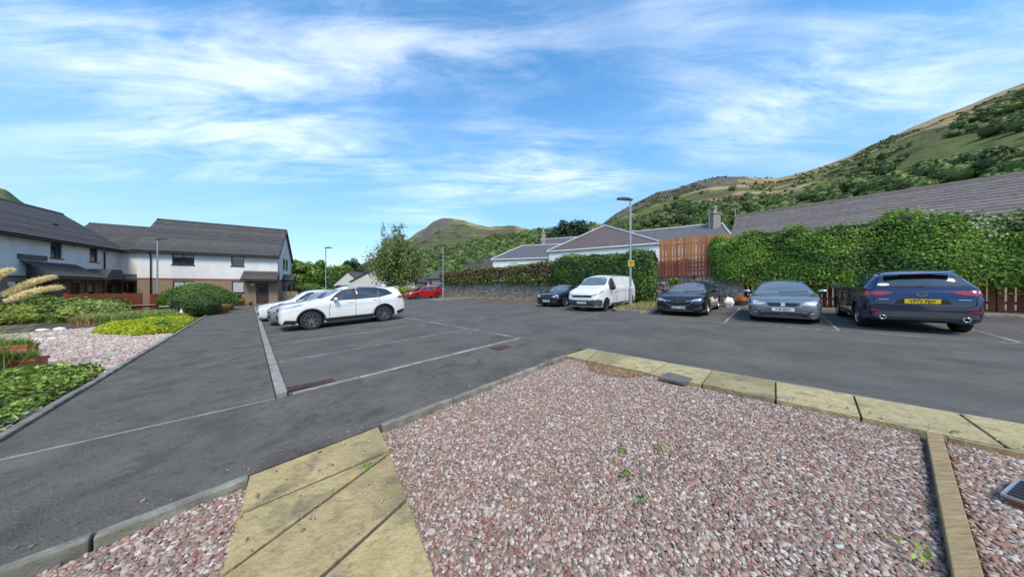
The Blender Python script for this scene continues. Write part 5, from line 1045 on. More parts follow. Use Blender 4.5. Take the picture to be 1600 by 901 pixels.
class Car:
    def __init__(s, name, label, spec, group=None):
        s.k = k = spec; s.root = empty(name); tag(s.root, label, 'van' if k.get('van') else 'car', group)
        L_, W_ = k['L'], k['W']; s.L, s.W = L_, W_; hw = W_/2; s.xf = k['fo']+k['wb']/2            # local x of the front end; x forward
        n = 110; e = np.concatenate([np.linspace(0, .12, 9), np.linspace(.14, L_-.14, n), np.linspace(L_-.12, L_, 9)]); s.sx = e
        top = pchip(*zip(*k['top']), e); bot = pchip(*zip(*k['bot']), e); wd = pchip(*zip(*k['wid']), e)*hw
        belt = pchip(*zip(*k['belt']), e); wb_ = wd*pchip(*zip(*k.get('sh', [(0, .93), (L_*.25, .955), (L_*.8, .95), (L_, .93)])), e); rw = pchip(*zip(*k['roofw']), e)*hw
        belt = np.minimum(belt, top-.035); rw = np.minimum(rw, wb_*.97); redge = top-np.clip((top-belt)*.30, .012, k.get('rcrown', .085))
        rings = []
        for i in range(len(e)):
            w1, zb_, zs, t_, r_, re_, w0 = wd[i], bot[i], belt[i], top[i], rw[i], redge[i], wb_[i]; hgt = zs-zb_
            c = [(0, zb_), (w1*.55, zb_), (w1*.86, zb_+.012), (w1*.945, zb_+.05*min(1, hgt/.3)), (w1*.975, zb_+hgt*.22), (w1*.995, zb_+hgt*.42), (w1*.992, zb_+hgt*.60), (w1*.985, zb_+hgt*.72), (w1*.998, zb_+hgt*.80), (w0*1.012, zb_+hgt*.93), (w0, zs), (w0*.985, zs+.012*min(1, (t_-zs)/.2))]
            for f in (.25, .5, .75, .93): c.append((w0*.985+(r_-w0*.985)*f+.012*math.sin(f*math.pi)*min(1, (t_-zs)/.3), zs+.012+(re_-zs-.012)*f))
            for f in (0, .12, .3, .55, .8, 1.): a = f*math.pi/2; c.append((r_*(1-f)**.85 if f < 1 else 0, re_+(t_-re_)*math.sin(a)))
            rings.append(c)
        Rr = np.array(rings); m_ = Rr.shape[1]; x = s.xf-e
        half = np.stack([np.repeat(x[:, None], m_, 1), Rr[:, :, 0], Rr[:, :, 1]], 2); mir = half[:, 1:-1][:, ::-1].copy(); mir[:, :, 1] *= -1; full = np.concatenate([half, mir], 1); K = full.shape[1]; nn_ = len(e)
        I = np.arange(nn_*K).reshape(nn_, K); F = [[int(I[i, j]), int(I[i, (j+1) % K]), int(I[i+1, (j+1) % K]), int(I[i+1, j])] for i in range(nn_-1) for j in range(K)]
        V = [tuple(v) for v in full.reshape(-1, 3)]; F += [[int(v) for v in I[0]][::-1], [int(v) for v in I[-1]]]
        me = bpy.data.meshes.new('body'); me.from_pydata(V, [], F); bm = bmesh.new(); bm.from_mesh(me); bmesh.ops.recalc_face_normals(bm, faces=bm.faces); bm.to_mesh(me); bm.free(); s.bvh = BVHTree.FromPolygons(V, [f for f in F if len(f) == 4]+[f for f in F[-2:]])
        me.materials.append(k['paint']); me.materials.append(arch_m)
        s.wx = (k['wb']/2, -k['wb']/2); s.wr = k['wr']; ra = s.wr+k.get('archgap', .045)
        cut = MB()
        for wx in s.wx:
            for sy in (-1, 1): cut.lathe([(0, -.2), (ra, -.2), (ra, .30), (0, .30)], 40, Matrix.Translation((wx, sy*(hw-.08), s.wr*1.0)) @ Matrix.Rotation(R(-90*sy), 4, 'X'))
        cme = cut.mesh('cut'); bm = bmesh.new(); bm.from_mesh(cme); bmesh.ops.remove_doubles(bm, verts=bm.verts, dist=1e-5); bmesh.ops.recalc_face_normals(bm, faces=bm.faces); bm.to_mesh(cme); bm.free(); cme.materials.append(k['paint']); cme.materials.append(arch_m); cme.polygons.foreach_set('material_index', [1]*len(cme.polygons))
        bo = bpy.data.objects.new('b', me); co = bpy.data.objects.new('c', cme); C.objects.link(bo); C.objects.link(co); md = bo.modifiers.new('b', 'BOOLEAN'); md.object = co; md.operation = 'DIFFERENCE'; md.solver = 'EXACT'
        dg = bpy.context.evaluated_depsgraph_get(); res = bpy.data.meshes.new_from_object(bo.evaluated_get(dg)); bpy.data.objects.remove(bo); bpy.data.objects.remove(co); res.name = 'body'
        s.body = link('body', res, None, s.root)
        res.polygons.foreach_set('use_smooth', [len(p.vertices) == 4 or p.material_index == 0 for p in res.polygons])
        md = s.body.modifiers.new('edge', 'EDGE_SPLIT'); md.split_angle = R(42)
        s.wheels()
    def proj(s, ax, sg, a, b, off=.004):
        if ax == 'y': o, d = Vector((a, sg*4, b)), Vector((0, -sg, 0))
        elif ax == 'x': o, d = Vector((sg*8, a, b)), Vector((-sg, 0, 0))
        else: o, d = Vector((a, b, 6)), Vector((0, 0, -1))
        h = s.bvh.ray_cast(o, d)
        if h[0] is None: return None
        return h[0]-d*off
    def decal(s, name, m, ax, sg, poly, parent=None, off=.005, nc=None, nr=None, dp=.012):
        """panel of real thickness laid on the body; poly in (x,z) seen from the side, (y,z) from the ends, (x,y) from above"""
        A_ = [p[0] for p in poly]; a0, a1 = min(A_), max(A_); nc = nc or max(3, int((a1-a0)/.05)); rows = []; hs_ = max(p[1] for p in poly)-min(p[1] for p in poly); nr = nr or max(2, int(hs_/.05))
        knots = sorted(set([round(a0+(a1-a0)*i/nc, 5) for i in range(nc+1)]+[round(min(max(p[0], a0), a1), 5) for p in poly]))
        for a in knots:
            aa = min(max(a, a0+1e-4), a1-1e-4); zs = []
            for i in range(len(poly)):
                (x1, y1), (x2, y2) = poly[i], poly[(i+1) % len(poly)]
                if (x1-aa)*(x2-aa) < 0: zs.append(y1+(y2-y1)*(aa-x1)/(x2-x1))
            if len(zs) < 2: continue
            lo, hi = min(zs), max(zs); rows.append([(a, lo+(hi-lo)*j/nr) for j in range(nr+1)])
        return s.grid(name, m, ax, sg, rows, parent, off, dp)
    def grid(s, name, m, ax, sg, rows, parent=None, off=.005, dp=.012):
        pts = []; last = None
        for r_ in rows:
            row = []
            for a, b in r_:
                p = s.proj(ax, sg, a, b, off)
                if p is None and last is not None:
                    p = Vector((a, last.y, b)) if ax == 'y' else (Vector((last.x, a, b)) if ax == 'x' else Vector((a, b, last.z)))
                if p is not None: last = p
                row.append(p)
            pts.append(row)
        flat = [p for r_ in pts for p in r_ if p is not None]
        if not flat: return None
        pts = [[p or flat[0] for p in r_] for r_ in pts]; n, m2 = len(pts), len(pts[0]); mb = MB(); inw = Vector((0, -sg, 0)) if ax == 'y' else (Vector((-sg, 0, 0)) if ax == 'x' else Vector((0, 0, -1)))
        mb.v = [tuple(p) for r_ in pts for p in r_]; idx = lambda i, j: i*m2+j
        for i in range(n-1):
            for j in range(m2-1): mb.f.append([idx(i, j), idx(i+1, j), idx(i+1, j+1), idx(i, j+1)]); mb.m.append(0)
        bd = [(i, 0) for i in range(n)]+[(n-1, j) for j in range(1, m2)]+[(i, m2-1) for i in range(n-2, -1, -1)]+[(0, j) for j in range(m2-2, 0, -1)]; b0 = len(mb.v)
        mb.v += [tuple(Vector(mb.v[idx(*q)])+inw*dp) for q in bd]
        for q in range(len(bd)): q2 = (q+1) % len(bd); mb.f.append([idx(*bd[q]), idx(*bd[q2]), b0+q2, b0+q]); mb.m.append(0)
        o = mb.build(name, m, parent or s.root, smooth=True); md = o.modifiers.new('edge', 'EDGE_SPLIT'); md.split_angle = R(50); return o
    def strip(s, name, m, ax, sg, line, w_, parent=None, off=.004):
        """thin line on the body, e.g. a panel gap or chrome strip"""
        rows = []; dl = [line[0]]
        for (a, b), (a2, b2) in zip(line, line[1:]):
            n = max(1, int(math.hypot(a2-a, b2-b)/.04)); dl += [(a+(a2-a)*j/n, b+(b2-b)*j/n) for j in range(1, n+1)]
        line = dl
        for i, (a, b) in enumerate(line):
            p0, p1 = line[max(i-1, 0)], line[min(i+1, len(line)-1)]; dx, dy = p1[0]-p0[0], p1[1]-p0[1]; l_ = math.hypot(dx, dy); nx, ny = -dy/l_*w_/2, dx/l_*w_/2; rows.append([(a-nx, b-ny), (a+nx, b+ny)])
        return s.grid(name, m, ax, sg, rows, parent, off, .006)
    def wheels(s):
        k = s.k; r = s.wr; rr = r*k.get('rimf', .68); tw = .215; sp = k.get('spokes', 5)
        t = MB(); t.lathe([(rr*.97, -tw*.42), (rr+.012, -tw*.48), (r*.93, -tw*.5), (r*.985, -tw*.42), (r, -tw*.3), (r, tw*.3), (r*.985, tw*.42), (r*.93, tw*.5), (rr+.012, tw*.48), (rr*.97, tw*.42)], 36, Matrix.Rotation(R(90), 4, 'X')); tm = t.mesh('tyre'); tm.materials.append(tyre_m); tm.polygons.foreach_set('use_smooth', [True]*len(tm.polygons))
        b = MB(); b.lathe([(rr*.99, tw*.44), (rr*.99, -tw*.3), (rr*.9, -tw*.3), (rr*.88, tw*.28), (rr*.96, tw*.45), (rr*.99, tw*.44)], 36, Matrix.Rotation(R(-90), 4, 'X')); b.lathe([(0, .01), (rr*.9, .01), (rr*.9, -.02), (0, -.02)], 30, Matrix.Rotation(R(-90), 4, 'X') @ Matrix.Translation((0, 0, tw*.02)), mi=1)
        for q in range(sp):
            a0 = 2*math.pi*q/sp
            for da in ((-.17, .17) if k.get('twin') else (0,)):
                w0 = rr*(.10 if k.get('twin') else .2)
                Mx = Matrix.Rotation(a0, 4, 'Y'); ang = da; e1 = Vector((math.sin(ang*1.6)*rr*.93, tw*.40, math.cos(ang*1.6)*rr*.93)); e0 = Vector((math.sin(ang*.5)*rr*.12, tw*.34, rr*.1)); dv = (e1-e0); sd_ = Vector((dv.z, 0, -dv.x)).normalized()*w0*.5
                pts = [e0-sd_*1.2, e1-sd_, e1+sd_, e0+sd_*1.2]; fr = [Mx @ p for p in pts]; bk = [Mx @ (p-Vector((0, .05, 0))) for p in pts]; b.face(fr); 
                for i in range(4): j = (i+1) % 4; b.face([fr[i], fr[j], bk[j], bk[i]])
        b.lathe([(0, tw*.42), (rr*.15, tw*.42), (rr*.19, tw*.3), (rr*.19, 0)], 16, Matrix.Rotation(R(-90), 4, 'X')); rm = b.mesh('rim'); rm.materials.append(k.get('rim', rim_m)); rm.materials.append(rim_dark)
        for wx in s.wx:
            for sy in (1, -1):
                wo = empty('wheel', (wx, sy*(s.W/2-tw*.5-.035), r), R(0 if sy > 0 else 180), s.root); link('tyre', tm, None, wo); link('rim', rm, None, wo)
    def side(s, glass, seams, handles, mir, sill=None, arch=None, extra=()):
        """both flanks: window panes, door gaps, handles, mirrors, cladding"""
        X = lambda e: s.xf-e; k = s.k; fl = lambda po: [(X(a), b) for a, b in po]
        for sg in (1, -1):
            for g_ in glass: s.decal('side_window', car_glass, 'y', sg, fl(g_), off=.014, nr=12)
            for q in seams: s.strip('door_gap', seam_m, 'y', sg, fl(q), .014)
            for a, z in handles:
                p = s.proj('y', sg, X(a), z, 0)
                if p: MB().box(p.x-.10, p.x+.09, p.y-.012 if sg > 0 else p.y-.03, p.y+.03 if sg > 0 else p.y+.012, z-.018, z+.018).build('door_handle', k.get('handle', k['paint']), s.root, bevel=.008)
            if mir:
                a, z = mir[0], mir[1]; p = s.proj('y', sg, X(a), z-.04, 0)
                if p:
                    r_ = mir[2] if len(mir) > 2 else (.085, .11, .075); mo = blob('door_mirror', (p.x, p.y+sg*(r_[1]+.05), z), r_, mir[3] if len(mir) > 3 else k['paint'], s.root, seg=16, lump=.03); MB().box(p.x-.04, p.x+.04, min(p.y-sg*.02, p.y+sg*.1), max(p.y-sg*.02, p.y+sg*.1), z-.09, z-.045).build('mirror_arm', black_pl, mo)
                    gl_ = MB(); c = Vector((p.x-r_[0]*.86, p.y+sg*(r_[1]+.05), z)); gl_.box(c.x-.02, c.x-.0, c.y-r_[1]*.7, c.y+r_[1]*.7, z-r_[2]*.6, z+r_[2]*.6); gl_.build('mirror_glass', pane_m, mo)
            if sill: s.decal('sill_trim', sill[1], 'y', sg, fl(sill[0]), off=.008)
            if arch:
                for wx in s.wx:
                    ra = s.wr+k.get('archgap', .045); th = np.linspace(R(-8), R(188), 30); s.grid('arch_trim', arch[1], 'y', sg, [[(wx+math.cos(t)*(ra+.001), s.wr+math.sin(t)*(ra+.001)), (wx+math.cos(t)*(ra+arch[0]), s.wr+math.sin(t)*(ra+arch[0]))] for t in th], off=.010, dp=.03)
            for nm, m, po in extra: s.decal(nm, m, 'y', sg, fl(po), off=.009, nr=12 if nm == 'window_trim' else None)
    def plate(s, end, z, txt, m, yoff=0, h=.111, w_=.52, band=None):
        sg = 1 if end == 'f' else -1; p = s.proj('x', sg, yoff, z, .012); x = p.x; x0, x1 = sorted((x-sg*.03, x)); pl = MB().box(x0, x1, yoff-w_/2, yoff+w_/2, z-h/2, z+h/2).build('number_plate', m, s.root)
        me = text_mesh(txt, h*.86); o = link('lettering', me, plate_t, pl); wdt = max(v.co.x for v in me.vertices)-min(v.co.x for v in me.vertices); sc_ = min(1, w_*.86/wdt); o.scale = (sc_, 1, 1)
        sh_ = .03 if band else 0; o.location = (x+sg*.0035, yoff+sg*sh_, z); o.rotation_euler = (R(90), 0, R(90) if sg > 0 else R(-90))
        if band: bx = sorted((x, x+sg*.002)); MB().box(bx[0], bx[1], *sorted((yoff-sg*w_*.49, yoff-sg*w_*.41)), z-h*.48, z+h*.48).build('plate_band', band, pl)
        return pl
    def emblem(s, end, z, kind, r=.06, m=None):
        sg = 1 if end == 'f' else -1; p = s.proj('x', sg, 0, z, .004); M_ = Matrix.Translation((p.x, 0, z)) @ Matrix.Rotation(R(90)*sg, 4, 'Y'); b = MB(); m = m or chrome
        if kind in ('ring', 'wing'):
            fx = 1.25 if kind == 'wing' else 1; Mr = M_ @ Matrix.Diagonal((1, fx, 1, 1)); b.lathe([(r*.82, .0), (r*.82, .02), (r, .02), (r, 0)], 28, Mr)
            if kind == 'wing':
                for sy in (-1, 1): b.face([M_ @ Vector((.2*r, 0, .016)), M_ @ Vector((-.45*r, sy*.95*r, .016)), M_ @ Vector((-.62*r, sy*.9*r, .016)), M_ @ Vector((-.1*r, 0, .016))])
            else: b.face([M_ @ Vector(v) for v in ((-.5*r, -.5*r, .014), (-.25*r, .6*r, .014), (.1*r, .15*r, .014), (.55*r, .3*r, .014), (.1*r, -.55*r, .014))])
        elif kind == 's':
            for (a, c, d, e_) in ((-.9, -.12, -.8, .8), (.12, .9, -.8, .8)): b.face([M_ @ Vector((a*r, d*r, .014)), M_ @ Vector((c*r, d*r, .014)), M_ @ Vector((c*r, e_*r, .014)), M_ @ Vector((a*r, e_*r, .014))])
            b.box(-.12*r, .12*r, -.3*r, .3*r, .012, .0135, M=M_)
        b.build('emblem', m, s.root)
    def place(s, p, q, face, tilt=True):
        """centre of wheelbase on the site grid; face = +1 looks along +p"""
        up = Vector((-GA, -GB, 1)).normalized(); f = Vector((S2, S2, 0))*face if not isinstance(face, Vector) else face; f = (f-up*f.dot(up)).normalized(); l_ = up.cross(f); M_ = Matrix((f, l_, up)).transposed(); x_, y_ = PQ(p, q); s.root.location = (x_, y_, gz(x_, y_)); s.root.rotation_euler = M_.to_euler()
def std_lights(c, hl, tl=None, m=None):
    for sg in (1, -1): c.decal('headlight', m or lens_m, 'x', 1, [(sg*a, b) for a, b in hl])
    if tl:
        for sg in (1, -1): c.decal('tail_light', lens_r, 'x', -1, [(sg*a, b) for a, b in tl])
def sym(half): return [(a, b) for a, b in half]+[(-a, b) for a, b in half[::-1]]

# ---- white suv in the left bays
L_ = 4.6
k = dict(L=L_, W=1.845, fo=.93, wb=2.66, wr=.36, rimf=.66, spokes=5, twin=True, archgap=.05, paint=paint('pearl_white', (.70, .70, .68), 0, .3),
    top=[(0, .72), (.03, .86), (.10, .96), (.25, 1.01), (.6, 1.06), (1.1, 1.125), (1.25, 1.16), (1.6, 1.36), (2.0, 1.565), (2.25, 1.635), (2.8, 1.665), (3.5, 1.645), (4.0, 1.60), (4.28, 1.55), (4.36, 1.48), (4.47, 1.20), (4.54, 1.08), (4.6, .82)],
    bot=[(0, .34), (.06, .26), (.3, .20), (.9, .20), (L_-.9, .21), (L_-.3, .28), (L_-.06, .38), (L_, .50)],
    wid=[(0, .62), (.03, .74), (.1, .85), (.25, .93), (.55, .985), (.95, 1), (2.3, .975), (3.6, 1), (4.1, .985), (4.4, .92), (4.55, .84), (L_, .74)],
    belt=[(0, .66), (.25, .93), (1.2, 1.07), (1.6, 1.08), (3.2, 1.13), (4.0, 1.19), (4.4, 1.16), (L_, .78)],
    roofw=[(0, .55), (.4, .72), (1.15, .78), (1.3, .77), (2.1, .66), (3.0, .655), (4.0, .64), (4.3, .64), (4.5, .70), (L_, .66)])
c = Car('parked_car', 'white suv with dark wheel arches in the left hand bays', k, 'cars parked in the bays')
c.side([[(1.62, 1.10), (1.85, 1.10), (2.42, 1.11), (2.40, 1.545), (2.12, 1.50), (1.86, 1.33)], [(2.52, 1.11), (3.30, 1.14), (3.33, 1.52), (3.1, 1.555), (2.51, 1.555)], [(3.38, 1.15), (3.92, 1.27), (3.72, 1.42), (3.40, 1.52)]],
       [[(1.56, .95), (1.50, .7), (1.52, .42)], [(2.46, 1.08), (2.46, .8), (2.44, .42)], [(3.36, 1.12), (3.42, .95), (3.30, .75), (3.12, .55), (3.06, .42)]], [(2.28, .98), (3.22, 1.02)], (1.72, 1.13, (.075, .12, .07)),
       ([(1.36, .204), (3.20, .208), (3.16, .42), (1.40, .40)], black_pl), (.055, black_pl), [('window_trim', black_pl, [(1.52, 1.075), (2.5, 1.085), (3.4, 1.125), (4.02, 1.25), (3.76, 1.47), (3.3, 1.565), (2.45, 1.585), (2.08, 1.535), (1.80, 1.345)]), ('front_trim', black_pl, [(.06, .28), (.42, .208), (.50, .40), (.16, .44)]), ('rear_trim', black_pl, [(4.12, .40), (4.22, .27), (4.52, .40), (4.50, .52), (4.2, .46)]), ('headlight', lens_m, [(.16, .84), (.40, .88), (.72, .97), (.62, 1.0), (.2, .93)]), ('tail_light', lens_r, [(4.16, 1.04), (4.5, 1.0), (4.54, 1.1), (4.3, 1.16)])])
c.decal('windscreen', car_glass, 'x', 1, sym([(-.66, 1.17), (-.55, 1.53)])); c.decal('rear_window', car_glass, 'x', -1, sym([(-.62, 1.22), (-.54, 1.50)]))
std_lights(c, [(.48, .78), (.74, .86), (.78, .93), (.50, .86)]); c.decal('grille', grille_m, 'x', 1, sym([(-.46, .72), (-.42, .82)])); c.decal('lower_grille', black_pl, 'x', 1, sym([(-.6, .42), (-.5, .58)]))
sp_ = MB(); sp_.box(-2.14, -1.96, -.54, .54, 1.545, 1.57); sp_.build('spoiler', k['paint'], c.root, bevel=.012)
fin = MB(); fin.prism([(-1.72, 1.615), (-1.5, 1.625), (-1.68, 1.70)], -.02, .02, ax='y'); fin.build('aerial_fin', k['paint'], c.root)
for sy in (-1, 1): MB().tube([c.proj('z', 1, x_, sy*.53, .012) for x_ in np.linspace(.0, -1.7, 9)], .018, 6).build('roof_rail', black_pl, c.root)
c.place(3.02, 13.42, -1)
# ---- generic hatchback shapes
def hatch(L_, W_, Hh, wb, fo, wr, pm, nose=.78, cowl=.98, cx=1.28, hx_=2.05, rx0=3.3, rx1=3.85, tail=.95, low=.17, **kw):
    d = dict(L=L_, W=W_, fo=fo, wb=wb, wr=wr, paint=pm,
        top=[(0, nose-.18), (.03, nose-.08), (.1, nose-.01), (.25, nose+.04), (.6, nose+.11), (cx-.12, cowl-.03), (cx, cowl), ((cx+hx_)/2, (cowl+Hh)/2+.045), (hx_, Hh-.055), (hx_+.35, Hh-.008), (hx_+.6, Hh), (rx0-.4, Hh-.025), (rx0, Hh-.075), (rx1, tail+.06), (min(rx1+.22, L_-.1), tail), (L_-.04, tail-.1), (L_, tail-.26)],
        bot=[(0, .27), (.05, .19), (.25, low), (.9, low-.01), (L_-.8, low+.01), (L_-.25, .26), (L_-.05, .38), (L_, .46)],
        wid=[(0, .68), (.03, .80), (.1, .90), (.25, .96), (.55, .995), (.95, 1), (L_*.5, .975), (L_-.95, 1), (L_-.5, .97), (L_-.2, .90), (L_-.06, .80), (L_, .68)],
        belt=[(0, nose-.22), (.25, nose-.03), (cx, cowl-.05), (cx+.5, cowl-.02), (L_*.7, cowl+.04), (rx1, tail+.0), (L_, tail-.3)],
        roofw=[(0, .55), (.4, .72), (cx-.05, .78), (hx_, .64), (rx0, .61), (rx1, .66), (L_, .60)])
    d.update(kw); return d
# ---- grey hatchback facing the viewer
k = hatch(4.06, 1.78, 1.44, 2.56, .83, .315, paint('slate_grey', (.17, .195, .225), .5, .25), nose=.80, cowl=.97, cx=1.12, hx_=1.95, rx0=3.35, rx1=3.86, tail=1.0, low=.15)
c = Car('parked_car', 'slate grey hatchback facing us in the right hand bays', k, 'cars parked in the bays')
c.side([[(1.45, .98), (2.25, 1.0), (2.22, 1.34), (1.95, 1.31)], [(2.32, 1.0), (3.1, 1.04), (2.95, 1.33), (2.30, 1.345)]], [[(1.42, .9), (1.36, .6), (1.4, .3)], [(2.28, .95), (2.26, .3)], [(3.1, 1.0), (2.9, .5), (2.84, .3)]], [(2.12, .86), (2.98, .9)], (1.48, 1.02, (.06, .12, .06), silver_tr))
c.decal('windscreen', car_glass_l, 'x', 1, sym([(-.70, .975), (-.665, 1.02), (-.55, 1.36), (-.5, 1.375)])); std_lights(c, [(.36, .665), (.44, .625), (.74, .60), (.785, .70), (.75, .775), (.60, .745), (.42, .70)])
for sg in (1, -1):
    c.decal('headlight_strip', plate_w, 'x', 1, [(sg*.44, .655), (sg*.70, .625), (sg*.76, .72), (sg*.735, .72), (sg*.69, .645), (sg*.45, .672)], off=.009); c.decal('fog_recess', grille_m, 'x', 1, [(sg*.48, .30), (sg*.70, .33), (sg*.755, .44), (sg*.62, .445)]); c.decal('fog_lamp', lens_m, 'x', 1, [(sg*.58, .34), (sg*.67, .35), (sg*.70, .41), (sg*.62, .41)], off=.012); c.strip('bumper_strip', silver_tr, 'x', 1, [(sg*.42, .475), (sg*.6, .468), (sg*.76, .475)], .016, off=.008)
c.decal('grille', grille_m, 'x', 1, sym([(-.45, .69), (-.35, .575)])); c.strip('grille_surround', silver_tr, 'x', 1, [(-.47, .695), (-.36, .565), (-.2, .56), (0, .56), (.2, .56), (.36, .565), (.47, .695)], .018, off=.010)
c.decal('lower_grille', grille_m, 'x', 1, sym([(-.62, .24), (-.44, .37)])); c.decal('radar_panel', grey_pl, 'x', 1, sym([(-.07, .25), (-.06, .34)]), off=.012); c.strip('chin_strip', silver_tr, 'x', 1, [(-.7, .225), (-.35, .215), (0, .212), (.35, .215), (.7, .225)], .016, off=.010)
c.plate('f', .475, 'T18 EDU', plate_w); c.emblem('f', .64, 's', .062, plate_w); c.strip('bonnet_gap', seam_m, 'z', 1, [(c.xf-1.06, -.7), (c.xf-1.0, -.3), (c.xf-.99, 0), (c.xf-1.0, .3), (c.xf-1.06, .7)], .02); c.strip('wiper', black_pl, 'x', 1, [(-.1, .995), (.3, 1.0), (.62, 1.02)], .022, off=.016); c.place(12.5+c.xf, -.20, -1)
# ---- dark navy saloon facing the viewer
k = hatch(4.9, 1.86, 1.455, 2.83, .96, .335, paint('night_navy', (.010, .010, .022), .3, .2), nose=.83, cowl=.98, cx=1.42, hx_=2.3, rx0=3.7, rx1=4.5, tail=1.02, low=.15)
c = Car('parked_car', 'very dark navy saloon facing us beside the lamp island', k, 'cars parked in the bays')
c.side([[(1.75, .98), (2.62, 1.01), (2.58, 1.36), (2.28, 1.33)], [(2.70, 1.01), (3.7, 1.07), (3.45, 1.30), (2.68, 1.365)]], [[(1.70, .9), (1.66, .6), (1.7, .32)], [(2.66, .96), (2.64, .32)], [(3.6, 1.0), (3.35, .5), (3.3, .32)]], [(2.48, .88), (3.42, .92)], (1.80, 1.02, (.07, .12, .075)))
c.decal('windscreen', car_glass_l, 'x', 1, sym([(-.73, .985), (-.69, 1.03), (-.57, 1.37), (-.5, 1.39)])); std_lights(c, [(.45, .645), (.70, .655), (.82, .72), (.80, .775), (.62, .735), (.46, .695)]); c.decal('grille', grille_m, 'x', 1, sym([(-.50, .69), (-.46, .58), (-.34, .47), (-.22, .44)]))
c.strip('grille_surround', chrome, 'x', 1, [(-.52, .70), (-.48, .58), (-.36, .465), (-.22, .435), (0, .43), (.22, .435), (.36, .465), (.48, .58), (.52, .70)], .018, off=.012)
for sg in (1, -1): c.strip('grille_wing', chrome, 'x', 1, [(sg*.09, .605), (sg*.22, .625), (sg*.46, .665)], .022, off=.012); c.decal('fog_recess', grille_m, 'x', 1, [(sg*.52, .29), (sg*.72, .30), (sg*.82, .36), (sg*.80, .40), (sg*.62, .36)]); c.strip('bumper_strip', chrome, 'x', 1, [(sg*.54, .325), (sg*.68, .345), (sg*.82, .405)], .022, off=.012)
c.strip('chin_strip', chrome, 'x', 1, [(-.5, .255), (0, .245), (.5, .255)], .02, off=.010); c.decal('lower_grille', grille_m, 'x', 1, sym([(-.5, .28), (-.42, .36)])); c.plate('f', .385, 'DG67 KKH', plate_w, band=mat('band_blue', (.02, .10, .45), .5, .05, 3)); c.emblem('f', .625, 'ring', .068); c.strip('wiper', black_pl, 'x', 1, [(-.1, 1.0), (.3, 1.01), (.66, 1.035)], .022, off=.016); c.place(12.72+c.xf, 2.86, -1)
# ---- black hatchback left of the van
k = hatch(4.36, 1.82, 1.47, 2.65, .88, .325, paint('black', (.006, .006, .008), .15, .2), nose=.80, cowl=.98, cx=1.2, hx_=2.05, rx0=3.5, rx1=4.1, tail=1.02, low=.15)
c = Car('parked_car', 'black hatchback parked left of the white van', k, 'cars parked in the bays')
c.side([[(1.5, .98), (2.38, 1.01), (2.35, 1.37), (2.05, 1.34)], [(2.45, 1.01), (3.4, 1.06), (3.2, 1.33), (2.43, 1.375)]], [[(1.46, .9), (1.42, .6), (1.46, .3)], [(2.42, .95), (2.4, .3)]], [(2.24, .88), (3.2, .92)], (1.55, 1.02, (.07, .12, .07)))
c.decal('windscreen', car_glass_l, 'x', 1, sym([(-.71, .985), (-.68, 1.03), (-.55, 1.38), (-.5, 1.395)])); std_lights(c, [(.42, .63), (.62, .63), (.80, .74), (.78, .80), (.5, .70)]); c.decal('grille', grille_m, 'x', 1, sym([(-.40, .62), (-.34, .44)]))
for i in range(4): c.strip('grille_bar', chrome, 'x', 1, [(-.37+i*.005, .60-i*.042), (0, .60-i*.042), (.37-i*.005, .60-i*.042)], .012, off=.010)
for sg in (1, -1): c.strip('bumper_strip', chrome, 'x', 1, [(sg*.45, .345), (sg*.6, .35), (sg*.74, .36)], .03, off=.010)
c.plate('f', .39, 'KT17 XBP', plate_w); c.place(13.25+c.xf, 10.2, -1)
# ---- white van
L_ = 4.96; vw = paint('van_white', (.72, .73, .74), 0, .32)
k = dict(van=True, L=L_, W=1.92, fo=.88, wb=3.275, wr=.335, rimf=.64, spokes=6, rim=rim_dark, archgap=.05, paint=vw, rcrown=.13,
    top=[(0, .70), (.03, .86), (.10, 1.0), (.22, 1.09), (.55, 1.20), (.85, 1.28), (.95, 1.32), (1.25, 1.54), (1.6, 1.78), (1.85, 1.87), (2.2, 1.90), (3.2, 1.905), (4.5, 1.89), (4.8, 1.87), (4.9, 1.80), (4.96, 1.5)],
    bot=[(0, .40), (.06, .28), (.3, .20), (4.5, .25), (4.88, .32), (L_, .42)], wid=[(0, .66), (.03, .77), (.1, .87), (.25, .94), (.55, .985), (.9, 1), (4.6, 1), (4.85, .975), (L_, .92)],
    belt=[(0, .62), (.25, 1.0), (.9, 1.16), (1.5, 1.2), (4.8, 1.2), (L_, 1.1)], roofw=[(0, .6), (.4, .74), (.95, .80), (1.7, .76), (2.2, .78), (4.6, .78), (L_, .74)], sh=[(0, .94), (1, .965), (4.8, .97), (L_, .96)])
c = Car('parked_van', 'white panel van with grey bumper beside the lamp post', k)
c.side([[(1.22, 1.14), (1.34, 1.10), (1.95, 1.20), (1.98, 1.5), (1.94, 1.72), (1.72, 1.72), (1.42, 1.48)]], [[(1.18, 1.1), (1.2, .8), (1.26, .45)], [(2.06, 1.75), (2.08, 1.1), (2.04, .45)], [(3.25, 1.75), (3.25, .45)], [(2.1, 1.02), (3.2, 1.02)]], [(1.92, .98), (2.3, 1.0)], (1.34, 1.22, (.09, .12, .15), black_pl), ([(1.36, .26), (3.72, .26), (3.70, .38), (1.36, .38)], grey_pl), None, [('bumper_side', grey_pl, [(.03, .34), (.40, .22), (.46, .40), (.42, .60), (.06, .66)]), ('headlight', lens_m, [(.12, .86), (.28, .90), (.60, 1.03), (.55, 1.08), (.2, 1.0)])])
